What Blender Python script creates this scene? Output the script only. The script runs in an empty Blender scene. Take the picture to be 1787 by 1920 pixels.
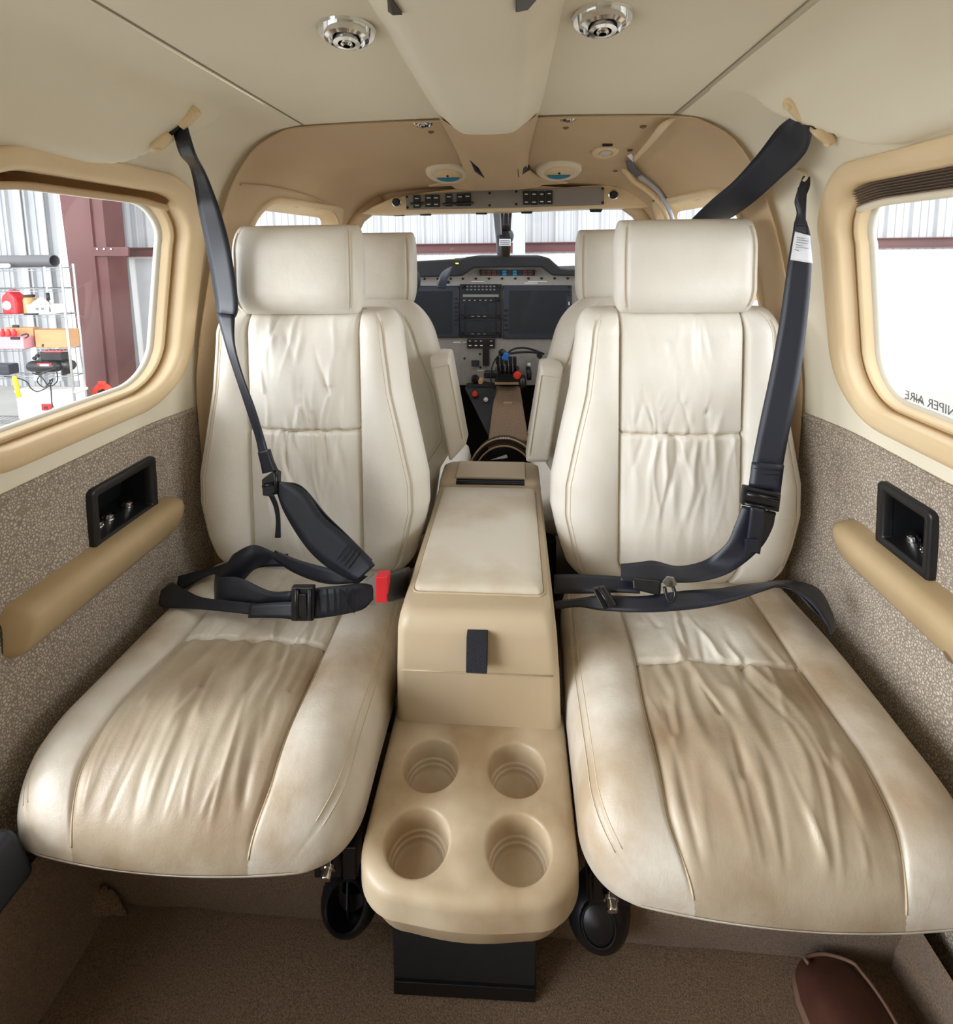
import bpy, bmesh, math, random
from mathutils import Vector, Matrix, noise
random.seed(7)
D = bpy.data
SC = bpy.context.scene
COL = SC.collection
PI = math.pi

# ------------------------------------------------------------------ camera
F, PX0, PY0 = 1000.0, 893.5, 590.0          # focal length and principal point in photo pixels
CAM = Vector((0.055, 0.0, 1.05))
_p = math.atan(0.12); _w = math.atan(0.072*math.cos(_p)); _r = 0.012
FW = Vector((-math.sin(_w)*math.cos(_p), math.cos(_w)*math.cos(_p), -math.sin(_p)))
_R0 = Vector((math.cos(_w), math.sin(_w), 0)); _U0 = _R0.cross(FW)
RT = _R0*math.cos(_r) - _U0*math.sin(_r); UP = _U0*math.cos(_r) + _R0*math.sin(_r)
cd = D.cameras.new('camera'); cam = D.objects.new('camera', cd); COL.objects.link(cam)
cd.sensor_fit = 'HORIZONTAL'; cd.sensor_width = 36.0; cd.lens = 36.0*F/1787.0
cd.shift_x = 0.0; cd.shift_y = -(960.0-PY0)/1787.0
cd.clip_start = 0.01; cd.clip_end = 200
cam.matrix_world = Matrix((( RT.x, UP.x, -FW.x, CAM.x), (RT.y, UP.y, -FW.y, CAM.y), (RT.z, UP.z, -FW.z, CAM.z), (0,0,0,1)))
SC.camera = cam

# ------------------------------------------------------------------ light
W = D.worlds.new('daylight'); SC.world = W; W.use_nodes = True
bg = W.node_tree.nodes['Background']; bg.inputs[0].default_value = (0.91, 0.95, 1.0, 1); bg.inputs[1].default_value = 1.32
def area(name, loc, target, size, sizey, power, col):
    l = D.lights.new(name, 'AREA'); l.shape = 'RECTANGLE'; l.size = size; l.size_y = sizey; l.energy = power; l.color = col
    o = D.objects.new(name, l); COL.objects.link(o); o.location = loc
    o.rotation_euler = (Vector(target)-Vector(loc)).to_track_quat('-Z', 'Y').to_euler(); return o
area('open_hangar_side_left_offscreen', (-8.0, -3.2, 2.6), (-0.1, 0.65, 0.6), 7.0, 5.0, 640, (0.92, 0.96, 1.0))
area('open_hangar_side_right_offscreen', (8.5, -1.5, 2.4), (-0.2, 0.95, 0.75), 7.0, 4.5, 560, (0.92, 0.96, 1.0))
SC.view_settings.view_transform = 'Standard'; SC.view_settings.look = 'None'
SC.view_settings.gamma = 1.0; SC.view_settings.exposure = 0.86; SC.view_settings.use_curve_mapping = False

# ------------------------------------------------------------------ pixel helpers
def ray(px, py): return FW + RT*((px-PX0)/F) - UP*((py-PY0)/F)
def Py(px, py, y): d = ray(px, py); return CAM + d*((y-CAM.y)/d.y)
def Px(px, py, x): d = ray(px, py); return CAM + d*((x-CAM.x)/d.x)
def Pz(px, py, z): d = ray(px, py); return CAM + d*((z-CAM.z)/d.z)

# ------------------------------------------------------------------ materials
def lin(c): return tuple(((v/255)/12.92 if v <= 10 else ((v/255+0.055)/1.055)**2.4) for v in c)
MATS = {}
def mat(name, rgb, rough=0.5, metal=0.0, bump=None, vary=None, coat=0.0, spec=0.5, sheen=0.0):
    """bump=(scale,strength,detail,dist)  vary=(scale, rgb2, lo, hi)"""
    if name in MATS: return MATS[name]
    m = D.materials.new(name); m.use_nodes = True; nt = m.node_tree; b = nt.nodes['Principled BSDF']
    b.inputs['Base Color'].default_value = (*lin(rgb), 1); b.inputs['Roughness'].default_value = rough
    b.inputs['Metallic'].default_value = metal; b.inputs['Coat Weight'].default_value = coat
    b.inputs['Specular IOR Level'].default_value = spec; b.inputs['Sheen Weight'].default_value = sheen
    tc = nt.nodes.new('ShaderNodeTexCoord')
    if vary:
        n = nt.nodes.new('ShaderNodeTexNoise'); n.inputs['Scale'].default_value = vary[0]; n.inputs['Detail'].default_value = 5
        nt.links.new(tc.outputs['Object'], n.inputs['Vector'])
        r = nt.nodes.new('ShaderNodeValToRGB'); r.color_ramp.elements[0].position = vary[2]; r.color_ramp.elements[1].position = vary[3]
        r.color_ramp.elements[0].color = (*lin(rgb), 1); r.color_ramp.elements[1].color = (*lin(vary[1]), 1)
        nt.links.new(n.outputs['Fac'], r.inputs['Fac']); nt.links.new(r.outputs['Color'], b.inputs['Base Color'])
    if bump:
        n2 = nt.nodes.new('ShaderNodeTexNoise'); n2.inputs['Scale'].default_value = bump[0]; n2.inputs['Detail'].default_value = bump[2]
        nt.links.new(tc.outputs['Object'], n2.inputs['Vector'])
        bp = nt.nodes.new('ShaderNodeBump'); bp.inputs['Strength'].default_value = bump[1]; bp.inputs['Distance'].default_value = bump[3]
        nt.links.new(n2.outputs['Fac'], bp.inputs['Height']); nt.links.new(bp.outputs['Normal'], b.inputs['Normal'])
    MATS[name] = m; return m
def leather(name, rgb, rgb2, rough=0.42):
    m = D.materials.new(name); m.use_nodes = True; nt = m.node_tree; b = nt.nodes['Principled BSDF']; L = nt.links
    b.inputs['Roughness'].default_value = rough; b.inputs['Specular IOR Level'].default_value = 0.45
    tc = nt.nodes.new('ShaderNodeTexCoord')
    n = nt.nodes.new('ShaderNodeTexNoise'); n.inputs['Scale'].default_value = 7; n.inputs['Detail'].default_value = 6; L.new(tc.outputs['Object'], n.inputs['Vector'])
    r = nt.nodes.new('ShaderNodeValToRGB'); r.color_ramp.elements[0].position = 0.40; r.color_ramp.elements[1].position = 0.68
    r.color_ramp.elements[0].color = (*lin(rgb), 1); r.color_ramp.elements[1].color = (*lin(rgb2), 1)
    L.new(n.outputs['Fac'], r.inputs['Fac']); L.new(r.outputs['Color'], b.inputs['Base Color'])
    v = nt.nodes.new('ShaderNodeTexVoronoi'); v.inputs['Scale'].default_value = 420; L.new(tc.outputs['Object'], v.inputs['Vector'])
    n2 = nt.nodes.new('ShaderNodeTexNoise'); n2.inputs['Scale'].default_value = 55; n2.inputs['Detail'].default_value = 5; L.new(tc.outputs['Object'], n2.inputs['Vector'])
    b1 = nt.nodes.new('ShaderNodeBump'); b1.inputs['Strength'].default_value = 0.12; b1.inputs['Distance'].default_value = 0.001; L.new(v.outputs['Distance'], b1.inputs['Height'])
    b2 = nt.nodes.new('ShaderNodeBump'); b2.inputs['Strength'].default_value = 0.25; b2.inputs['Distance'].default_value = 0.003; L.new(n2.outputs['Fac'], b2.inputs['Height'])
    L.new(b1.outputs['Normal'], b2.inputs['Normal']); L.new(b2.outputs['Normal'], b.inputs['Normal'])
    MATS[name] = m; return m
def pebble(name, dark, light, scale):
    m = D.materials.new(name); m.use_nodes = True; nt = m.node_tree; b = nt.nodes['Principled BSDF']; L = nt.links
    b.inputs['Roughness'].default_value = 0.85; b.inputs['Specular IOR Level'].default_value = 0.2
    tc = nt.nodes.new('ShaderNodeTexCoord')
    v = nt.nodes.new('ShaderNodeTexVoronoi'); v.feature = 'DISTANCE_TO_EDGE'; v.inputs['Scale'].default_value = scale; L.new(tc.outputs['Object'], v.inputs['Vector'])
    r = nt.nodes.new('ShaderNodeValToRGB'); r.color_ramp.elements[0].position = 0.03; r.color_ramp.elements[1].position = 0.30
    r.color_ramp.elements[0].color = (*lin(dark), 1); r.color_ramp.elements[1].color = (*lin(light), 1)
    L.new(v.outputs['Distance'], r.inputs['Fac']); L.new(r.outputs['Color'], b.inputs['Base Color'])
    bp = nt.nodes.new('ShaderNodeBump'); bp.inputs['Strength'].default_value = 0.6; bp.inputs['Distance'].default_value = 0.003
    L.new(v.outputs['Distance'], bp.inputs['Height']); L.new(bp.outputs['Normal'], b.inputs['Normal'])
    MATS[name] = m; return m
def glass(name, tint=(1, 1, 1)):
    m = D.materials.new(name); m.use_nodes = True; nt = m.node_tree; nt.nodes.remove(nt.nodes['Principled BSDF']); L = nt.links
    o = nt.nodes['Material Output']; t = nt.nodes.new('ShaderNodeBsdfTransparent'); t.inputs[0].default_value = (*tint, 1)
    g = nt.nodes.new('ShaderNodeBsdfGlossy'); g.inputs['Roughness'].default_value = 0.05
    mx = nt.nodes.new('ShaderNodeMixShader'); mx.inputs[0].default_value = 0.05
    L.new(t.outputs[0], mx.inputs[1]); L.new(g.outputs[0], mx.inputs[2]); L.new(mx.outputs[0], o.inputs['Surface'])
    MATS[name] = m; return m

leather('leather_back', (234, 229, 219), (226, 219, 206))
leather('leather_seat', (226, 219, 206), (178, 158, 132), 0.38)
leather('leather_worn', (190, 175, 152), (154, 131, 104), 0.38)
leather('leather_crew', (234, 229, 219), (226, 219, 206))
pebble('fabric_pebble', (140, 127, 113), (204, 192, 177), 215)
mat('liner', (236, 228, 207), 0.7, bump=(300, 0.15, 2, 0.001), vary=(3, (230, 221, 199), .4, .7))
mat('liner_edge', (150, 138, 116), 0.8); mat('liner_band', (206, 196, 174), 0.5)
mat('tan_liner', (206, 180, 144), 0.65, bump=(350, 0.12, 2, 0.001), vary=(4, (198, 170, 134), .4, .7))
mat('frame_tan', (230, 206, 166), 0.38, vary=(5, (224, 196, 154), .4, .7))
mat('frame_channel', (206, 164, 108), 0.5)
mat('gasket', (206, 200, 184), 0.6, bump=(400, .4, 3, .001))
mat('shade', (150, 130, 112), 0.85, bump=(200, .5, 3, .002))
mat('arm_tan', (190, 166, 128), 0.5, vary=(9, (182, 156, 118), .4, .7))
mat('console', (206, 188, 160), 0.42, bump=(500, .08, 2, .0006), vary=(6, (204, 184, 152), .42, .72))
mat('console_deck', (206, 188, 160), 0.40, bump=(500, .08, 2, .0006), vary=(9, (168, 142, 108), .36, .66))
mat('lid_leather', (230, 222, 207), 0.45, bump=(300, .15, 3, .001), vary=(8, (206, 190, 164), .45, .75))
mat('carpet', (160, 134, 109), 0.95, bump=(650, .8, 4, .003), vary=(420, (108, 85, 64), .35, .7), spec=.1, sheen=.2)
mat('black_plastic', (22, 22, 25), 0.38)
mat('black_matte', (30, 29, 30), 0.75, bump=(600, .3, 2, .001))
mat('black_metal', (16, 17, 22), 0.30, metal=0.0, spec=.6)
mat('foam', (40, 42, 52), 0.9, bump=(700, .9, 3, .003))
mat('webbing', (30, 33, 44), 0.42, bump=(900, .35, 2, .0006))
mat('thread', (12, 13, 18), 0.7)
mat('stitch', (214, 196, 166), 0.7)
mat('seam_dark', (120, 96, 70), 0.8)
mat('chrome', (225, 225, 225), 0.12, metal=1.0)
mat('steel', (170, 172, 176), 0.35, metal=1.0)
mat('red_button', (214, 40, 46), 0.4)
mat('red_knob', (226, 60, 34), 0.35)
mat('tag_white', (236, 238, 244), 0.8)
mat('tag_print', (120, 124, 132), 0.8)
mat('panel_grey', (150, 146, 140), 0.5, vary=(40, (142, 137, 130), .4, .7))
mat('overhead_grey', (140, 132, 124), 0.5)
mat('screen', (22, 30, 40), 0.12, coat=.6)
mat('bezel', (44, 48, 58), 0.45)
mat('radio', (24, 24, 30), 0.5)
mat('mark_white', (225, 225, 222), 0.6)
mat('lcd', (120, 124, 112), 0.3)
mat('glareshield', (20, 20, 22), 0.85, bump=(300, .4, 2, .001))
mat('speaker_white', (226, 214, 190), 0.45)
mat('speaker_blue', (44, 132, 168), 0.35)
mat('blue_clip', (38, 110, 190), 0.4)
mat('rubber', (24, 23, 24), 0.7)
mat('cockpit_brown', (58, 44, 32), 0.8, bump=(200, .4, 3, .002))
mat('shoe_leather', (92, 58, 46), 0.4, bump=(120, .25, 4, .002), vary=(14, (70, 40, 32), .4, .7))
mat('shoe_edge', (136, 104, 86), 0.6)
mat('shoe_inside', (52, 26, 26), 0.8)
mat('sill_black', (34, 38, 46), 0.55)
mat('corrugated', (182, 183, 184), 0.5, vary=(1.2, (164, 166, 168), .4, .7))
mat('white_panel', (238, 238, 232), 0.6)
mat('strip_white', (250, 250, 248), 0.6)
mat('girder', (104, 62, 60), 0.55, vary=(1.5, (92, 54, 52), .4, .7))
mat('post_grey', (168, 174, 184), 0.5)
mat('concrete', (176, 174, 168), 0.7, vary=(1.5, (160, 158, 152), .4, .7))
mat('cardboard', (196, 148, 104), 0.8)
mat('bin_pink', (226, 158, 168), 0.4)
mat('jug_red', (222, 40, 48), 0.35)
mat('tan_jar', (190, 150, 96), 0.5)
mat('tote', (226, 224, 216), 0.45)
mat('yellow', (246, 206, 40), 0.4)
mat('reel_red', (236, 70, 52), 0.4)
mat('pipe_grey', (96, 96, 98), 0.5)
mat('paper', (236, 236, 232), 0.7)
mat('lime', (206, 222, 60), 0.6)
mat('orange_box', (206, 128, 70), 0.7)
mat('bag_clear', (226, 224, 214), 0.2)
glass('pane'); glass('pane_side')
M = MATS

# ------------------------------------------------------------------ object helpers
def tag(o, label=None, cat=None, group=None, kind=None):
    if label: o['label'] = label
    if cat: o['category'] = cat
    if group: o['group'] = group
    if kind: o['kind'] = kind
    return o
def link(name, me, parent=None):
    o = D.objects.new(name, me); COL.objects.link(o)
    if parent is not None:
        o.parent = parent
        o.matrix_parent_inverse = parent.matrix_basis.inverted()
    return o
def empty(name, loc=(0, 0, 0)):
    o = D.objects.new(name, None); COL.objects.link(o); o.location = loc; o.empty_display_size = .05; return o
def mesh(name, vs, fs, m, parent=None, smooth=True, bevel=0, seg=2, solid=0, autos=None):
    me = D.meshes.new(name); me.from_pydata([tuple(v) for v in vs], [], fs); me.update()
    if smooth: me.polygons.foreach_set('use_smooth', [True]*len(me.polygons))
    me.materials.append(M[m] if isinstance(m, str) else m)
    o = link(name, me, parent)
    if solid:
        s = o.modifiers.new('thick', 'SOLIDIFY'); s.thickness = solid; s.offset = 0
    if bevel:
        b = o.modifiers.new('edge', 'BEVEL'); b.width = bevel; b.segments = seg; b.limit_method = 'ANGLE'; b.angle_limit = 0.6
        if smooth is False: pass
    if autos:
        me.set_sharp_from_angle(angle=autos) if hasattr(me, 'set_sharp_from_angle') else None
    return o
def fixn(vs, fs):
    bm = bmesh.new(); V = [bm.verts.new(tuple(v)) for v in vs]
    for f in fs:
        try: bm.faces.new([V[i] for i in f])
        except ValueError: pass
    bmesh.ops.recalc_face_normals(bm, faces=bm.faces)
    bm.verts.index_update()
    return [v.co.copy() for v in bm.verts], [[v.index for v in f.verts] for f in bm.faces]
BOXF = [(0, 1, 3, 2), (4, 6, 7, 5), (0, 4, 5, 1), (2, 3, 7, 6), (0, 2, 6, 4), (1, 5, 7, 3)]
def box(name, c, s, m, parent=None, bevel=0.002, rot=(0, 0, 0), seg=2):
    R = Matrix.Rotation(rot[2], 3, 'Z') @ Matrix.Rotation(rot[1], 3, 'Y') @ Matrix.Rotation(rot[0], 3, 'X')
    vs = [Vector(c) + R @ Vector((sx*s[0]/2, sy*s[1]/2, sz*s[2]/2)) for sx in (-1, 1) for sy in (-1, 1) for sz in (-1, 1)]
    vs, fs = fixn(vs, BOXF)
    o = mesh(name, vs, fs, m, parent, smooth=bevel > 0, bevel=bevel, seg=seg)
    if bevel > 0: o.modifiers['edge'].harden_normals = True
    return o
def hexa(name, pts8, m, parent=None, bevel=0.0, seg=2):
    """8 points: 4 of one face then the 4 opposite ones in the same order"""
    a = [Vector(p) for p in pts8]
    vs, fs = fixn(a, [(0, 1, 2, 3), (4, 5, 6, 7), (0, 1, 5, 4), (1, 2, 6, 5), (2, 3, 7, 6), (3, 0, 4, 7)])
    o = mesh(name, vs, fs, m, parent, smooth=bevel > 0, bevel=bevel, seg=seg)
    if bevel > 0: o.modifiers['edge'].harden_normals = True
    return o
def loft(name, rings, m, parent=None, caps=True, closed=True, smooth=True, autos=None, bevel=0):
    n = len(rings[0]); vs = [v for r in rings for v in r]; fs = []
    for i in range(len(rings)-1):
        for j in range(n if closed else n-1):
            k = (j+1) % n
            fs.append((i*n+j, i*n+k, (i+1)*n+k, (i+1)*n+j))
    if caps and closed:
        fs.append(tuple(range(n-1, -1, -1))); fs.append(tuple((len(rings)-1)*n+j for j in range(n)))
    if closed: vs, fs = fixn(vs, fs)
    return mesh(name, vs, fs, m, parent, smooth, autos=autos, bevel=bevel)
def spline(pts, n):
    """Catmull-Rom through pts (tuples of any length), n samples per span"""
    P = [Vector(p) for p in pts]; out = []
    for i in range(len(P)-1):
        p0 = P[i-1] if i > 0 else P[0]*2-P[1]; p1 = P[i]; p2 = P[i+1]; p3 = P[i+2] if i+2 < len(P) else P[-1]*2-P[-2]
        for k in range(n):
            t = k/n
            out.append(((p1*2) + (p2-p0)*t + (p0*2-p1*5+p2*4-p3)*t*t + (p1*3-p0-p2*3+p3)*t*t*t)*0.5)
    out.append(P[-1].copy()); return out
def frames(pts):
    T = [(pts[min(i+1, len(pts)-1)]-pts[max(i-1, 0)]).normalized() for i in range(len(pts))]
    n = T[0].orthogonal().normalized(); out = []
    for t in T:
        n = (n - t*n.dot(t)).normalized(); out.append((t, n, t.cross(n)))
    return out
def tube(name, pts, r, m, parent=None, sides=8, sub=0):
    pts = [Vector(p) for p in pts]
    if sub: pts = spline(pts, sub)
    fr = frames(pts); rr = r if isinstance(r, (list, tuple)) else [r]*len(pts)
    rings = [[p + (n*math.cos(2*PI*k/sides) + b*math.sin(2*PI*k/sides))*rr[i] for k in range(sides)] for i, (p, (t, n, b)) in enumerate(zip(pts, fr))]
    return loft(name, rings, m, parent)
def lathe(name, prof, m, parent=None, o=(0, 0, 0), axis=(0, 0, 1), sides=32, caps=False, autos=0.7, sx=1.0):
    """prof: list of (radius, height along axis)"""
    a = Vector(axis).normalized(); n = Vector((1, 0, 0)) if abs(a.x) < .8 else Vector((0, 1, 0)); n = (n-a*n.dot(a)).normalized(); b = a.cross(n)
    rings = [[Vector(o) + a*h + (n*math.cos(2*PI*k/sides)*sx + b*math.sin(2*PI*k/sides))*max(r, 1e-5) for k in range(sides)] for r, h in prof]
    return loft(name, rings, m, parent, caps=caps, autos=autos)
def strap(name, secs, m, parent=None, thick=0.0022, n=6, across=4):
    """secs: (left point, right point) pairs in world space"""
    L = spline([s[0] for s in secs], n); R = spline([s[1] for s in secs], n)
    vs = []; fs = []
    for l, r in zip(L, R):
        for k in range(across+1): vs.append(l.lerp(r, k/across))
    w = across+1
    for i in range(len(L)-1):
        for k in range(across): fs.append((i*w+k, i*w+k+1, (i+1)*w+k+1, (i+1)*w+k))
    return mesh(name, vs, fs, m, parent, solid=thick)
def rrect(cx, cy, hx, hy, r, n=8):
    """rounded rectangle outline, counter-clockwise, list of (x,y)"""
    out = []
    for (sx, sy, a0) in ((1, 1, 0), (-1, 1, PI/2), (-1, -1, PI), (1, -1, 1.5*PI)):
        for k in range(n+1):
            a = a0+k*(PI/2)/n
            out.append((cx+sx*(hx-r)+r*math.cos(a), cy+sy*(hy-r)+r*math.sin(a)))
    return out
def plate(name, corners, depth, m, parent=None, bevel=0.0):
    """slab whose visible face is the quad corners, going back along +Y by depth"""
    c = [Vector(p) for p in corners]; d = Vector((0, depth, 0))
    return hexa(name, c + [p+d for p in c], m, parent, bevel)
def px_plate(name, x0, y0, x1, y1, y, depth, m, parent=None, bevel=0.0):
    return plate(name, [Py(x0, y0, y), Py(x1, y0, y), Py(x1, y1, y), Py(x0, y1, y)], depth, m, parent, bevel)
def poly_plate(name, pix, y, depth, m, parent=None, bevel=0):
    a = [Py(p[0], p[1], y) for p in pix]; n = len(a); vs = a + [p+Vector((0, depth, 0)) for p in a]
    fs = [tuple(range(n)), tuple(range(2*n-1, n-1, -1))] + [(i, (i+1) % n, n+(i+1) % n, n+i) for i in range(n)]
    vs, fs = fixn(vs, fs)
    return mesh(name, vs, fs, m, parent, smooth=False, bevel=bevel)
def text(name, body, m, parent, origin, xdir, ydir, height, depth=0.0006, align='LEFT'):
    cu = D.curves.new(name, 'FONT'); cu.body = body; cu.size = height; cu.extrude = depth; cu.align_x = align; cu.resolution_u = 2
    t = D.objects.new(name, cu); COL.objects.link(t)
    dg = bpy.context.evaluated_depsgraph_get(); me = D.meshes.new_from_object(t.evaluated_get(dg)); D.objects.remove(t)
    X = Vector(xdir).normalized(); Y = Vector(ydir).normalized(); Z = X.cross(Y)
    for v in me.vertices: v.co = Vector(origin) + X*v.co.x + Y*v.co.y + Z*v.co.z
    me.materials.clear(); me.materials.append(M[m]); me.name = name
    return link(name, me, parent)
def sst(a, b, x):
    t = min(1, max(0, (x-a)/(b-a))); return t*t*(3-2*t)
def interp(tab, x):
    if x <= tab[0][0]: return tab[0][1]
    for (a, b), (c, d) in zip(tab, tab[1:]):
        if x <= c: return b+(d-b)*(x-a)/(c-a)
    return tab[-1][1]

# ================================================================== cabin shell
MAINP = [(.362, 1.297), (.44, 1.283), (.51, 1.243), (.565, 1.185), (.60, 1.12), (.622, 1.05), (.636, .95), (.644, .85), (.645, .725)]
FRONP = [(.362, 1.297), (.41, 1.285), (.462, 1.252), (.505, 1.19), (.53, 1.127), (.555, 1.05), (.58, .95), (.60, .85), (.612, .725)]
LOWM = [(.640, .722), (.646, .62), (.646, .50), (.640, .36), (.636, .22), (.634, .12), (.632, 0.0)]
LOWF = [(.607, .722), (.612, .62), (.611, .50), (.602, .36), (.585, .22), (.57, .12), (.56, 0.0)]
def blend(A, B, y): t = sst(.92, 1.14, y); return [(a[0]+(b[0]-a[0])*t, a[1]+(b[1]-a[1])*t) for a, b in zip(A, B)]
def wallx(y, z):
    P = blend(MAINP, FRONP, y)
    for (x0, z0), (x1, z1) in zip(P, P[1:]):
        if z1 <= z <= z0: return x0+(x1-x0)*(z-z0)/(z1-z0)
    if z < P[-1][1]:
        P = blend(LOWM, LOWF, y)
        for (x0, z0), (x1, z1) in zip(P, P[1:]):
            if z1 <= z <= z0: return x0+(x1-x0)*(z-z0)/(z1-z0)
    return P[-1][0]
WIN = {-1: (.585, 1.006, .795, 1.152), 1: (.50, .955, .792, 1.138)}
def in_rr(y, z, y0, y1, z0, z1, r):
    dx = max(y0+r-y, 0, y-(y1-r)); dz = max(z0+r-z, 0, z-(z1-r)); return dx*dx+dz*dz < r*r if (y0 <= y <= y1 and z0 <= z <= z1) else False
def side_panel(name, s, A, B, y0, y1, ny, nz, m, hole=None, bulge=False, parent=None):
    vs = []; fs = []
    for i in range(ny+1):
        y = y0+(y1-y0)*i/ny
        pr = spline([(x, 0, z) for x, z in blend(A, B, y)], nz)
        for q in pr:
            x, z = q.x, q.z
            if bulge:   # padded hump behind the belt anchor
                g = (1-sst(.822, .858, y - (z-1.25)*1.3))*sst(.46, .80, y)
                k = math.exp(-((z-1.238)/.048)**6)
                x -= .034*g*k; z -= .024*g*k
            vs.append((s*x, y, z))
    w = len(pr)
    for i in range(ny):
        for j in range(w-1):
            f = (i*w+j, i*w+j+1, (i+1)*w+j+1, (i+1)*w+j)
            if hole:
                cy = sum(vs[k][1] for k in f)/4; cz = sum(vs[k][2] for k in f)/4
                if any(in_rr(cy, cz, *h) for h in hole): continue
            fs.append(f)
    return mesh(name, vs, fs, m, parent)
# ceiling panel between the two seams
vs = []; fs = []
NX = 24
for y in (-.5, 0, .5, .8, 1.08):
    for k in range(NX+1):
        x = -.364+.728*k/NX; vs.append((x, y, 1.297+.006*(1-(x/.364)**2)))
for i in range(4):
    for k in range(NX): a = i*(NX+1)+k; fs.append((a, a+1, a+NX+2, a+NX+1))
ceiling = tag(mesh('ceiling', vs, fs, 'liner'), 'pale beige headliner panel between two long seams over the cabin', None, None, 'structure')
for s in (-1, 1):
    wd = .003 if s < 0 else .011
    mesh('seam_strip', [(s*.352, -.5, 1.2968), (s*(.352+wd), -.5, 1.2965), (s*(.352+wd), 1.05, 1.2965), (s*.352, 1.05, 1.2968)], [(0, 1, 2, 3)], 'liner_edge' if s < 0 else 'liner_band', ceiling, solid=.0005)
    if s > 0: mesh('seam_strip', [(.3512, -.5, 1.2966), (.3524, -.5, 1.2964), (.3524, 1.05, 1.2964), (.3512, 1.05, 1.2966)], [(0, 1, 2, 3)], 'liner_edge', ceiling, solid=.0007)
walls = {}
for s, nm in ((-1, 'wall_left'), (1, 'wall_right')):
    y0, y1, z0, z1 = WIN[s]
    holes = [(y0-.012, y1+.012, z0-.012, z1+.012, .09)]
    if s < 0: holes.append((-.40, .545, .30, 1.20, .05))
    w = side_panel(nm, s, MAINP, FRONP, -.5, 1.10, 160, 14, 'liner', holes, True)
    tag(w, 'beige upper cabin side liner on the %s' % ('left' if s < 0 else 'right'), None, None, 'structure'); walls[s] = w
    side_panel('fabric_panel', s, LOWM, LOWF, -.5, 1.14, 205, 18, 'fabric_pebble', holes[1:]+[((.787, .935, .565, .663, .006) if s < 0 else (.750, .853, .579, .675, .006))], parent=w)['label'] = 'pebble-grain taupe lower side panel'
    # rolled top edge of the fabric panel
    pts = [(s*(wallx(y, .725)-.001), y, .722) for y in [(.55 if s < 0 else -.5)+k*.02 for k in range(int((1.13-(.55 if s < 0 else -.5))/.02))]]
    tube('panel_edge', pts, .006, 'fabric_pebble', w, 8)

rear = mesh('wall_rear', [(x, -.5, z) for x, z in [(-.635, 0), (.635, 0), (.645, .5), (.645, .725), (.622, 1.05), (.51, 1.243), (.36, 1.3), (-.36, 1.3), (-.51, 1.243), (-.622, 1.05), (-.645, .725), (-.645, .5)]], [tuple(range(12))], 'liner', None, False)
tag(rear, 'beige bulkhead closing the cabin behind the camera', None, None, 'structure')

# ------------------------------------------------------------------ side windows
def window(name, s, label, lip):
    y0, y1, z0, z1 = WIN[s]; cy, cz = (y0+y1)/2, (z0+z1)/2
    root = empty(name, (s*wallx(cy, cz), cy, z0)); tag(root, label, None, None, 'structure')
    def loop(o, d, r=.085):
        return [Vector((s*(wallx(y, z)-d), y, z)) for y, z in rrect(cy, cz, (y1-y0)/2+o, (z1-z0)/2+o, r+o, 12)]
    loft('frame', [loop(o, d) for o, d in ((.040, -.004), (.040, .006), (.036, .011), (.028, .013), (.017, .013), (.010, .009), (.008, .002), (.008, -.020))], 'frame_tan', root, caps=False)
    loft('shade_channel', [loop(o, d) for o, d in ((.009, -.012), (.012, -.020), (.010, -.028), (.002, -.029))], 'frame_tan', root, caps=False)
    loft('inner_lip', [loop(o, d) for o, d in ((.003, -.030), (.002, -.018), (-.001, -.016), (-.003, -.022), (-.005, -.036))], 'frame_tan', root, caps=False)
    loft('gasket', [loop(o, d) for o, d in ((-.002, -.036), (-.005, -.034), (-.009, -.037), (-.010, -.044), (.03, -.047))], 'gasket', root, caps=False)
    lp = loop(-.006, -.041); c = Vector((s*(wallx(cy, cz)+.041), cy, cz)); n = len(lp)
    vs = [c]; rings = 5
    for k in range(1, rings+1):
        for q in lp:
            y = cy+(q.y-cy)*k/rings; z = cz+(q.z-cz)*k/rings; vs.append((s*(wallx(y, z)+.041), y, z))
    fs = [(0, 1+j, 1+(j+1) % n) for j in range(n)]
    for k in range(rings-1):
        for j in range(n): a = 1+k*n; fs.append((a+j, a+(j+1) % n, a+n+(j+1) % n, a+n+j))
    mesh('pane', vs, fs, 'pane_side', root)
    # folded pleated shade under the top of the frame
    npl = 7; vs = []; fs = []; zt = z1+.008; hgt = lip
    ys = [y0+.03+(y1-y0-.07)*k/24 for k in range(25)]
    for y in ys:
        dz = .018*max(0, (y-(y1-.12))/.12)**2 + .018*max(0, ((y0+.12)-y)/.12)**2
        for k in range(npl*2+1):
            z = zt-dz-hgt*k/(npl*2); vs.append((s*(wallx(y, z)+(.004 if k % 2 else .018)), y, z))
    w = npl*2+1
    for i in range(24):
        for k in range(w-1): fs.append((i*w+k, i*w+k+1, (i+1)*w+k+1, (i+1)*w+k))
    mesh('pleated_shade', vs, fs, 'shade' if s > 0 else 'frame_channel', root, smooth=False, solid=.001)['label'] = 'pleated brown shade folded up'
    tube('shade_rail', [(s*(wallx(y, zt-hgt)+.011), y, zt-hgt-.004-.018*max(0, (y-(y1-.12))/.12)**2-.018*max(0, ((y0+.12)-y)/.12)**2) for y in ys], .006, 'liner' if s > 0 else 'tan_liner', root, 8)
    return root
w1 = window('window_1', -1, 'left cabin window in a thick tan frame facing the storage rack', .012)
w2 = window('window_2', 1, 'right cabin window in a thick tan frame with mirrored lettering', .026)
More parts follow.
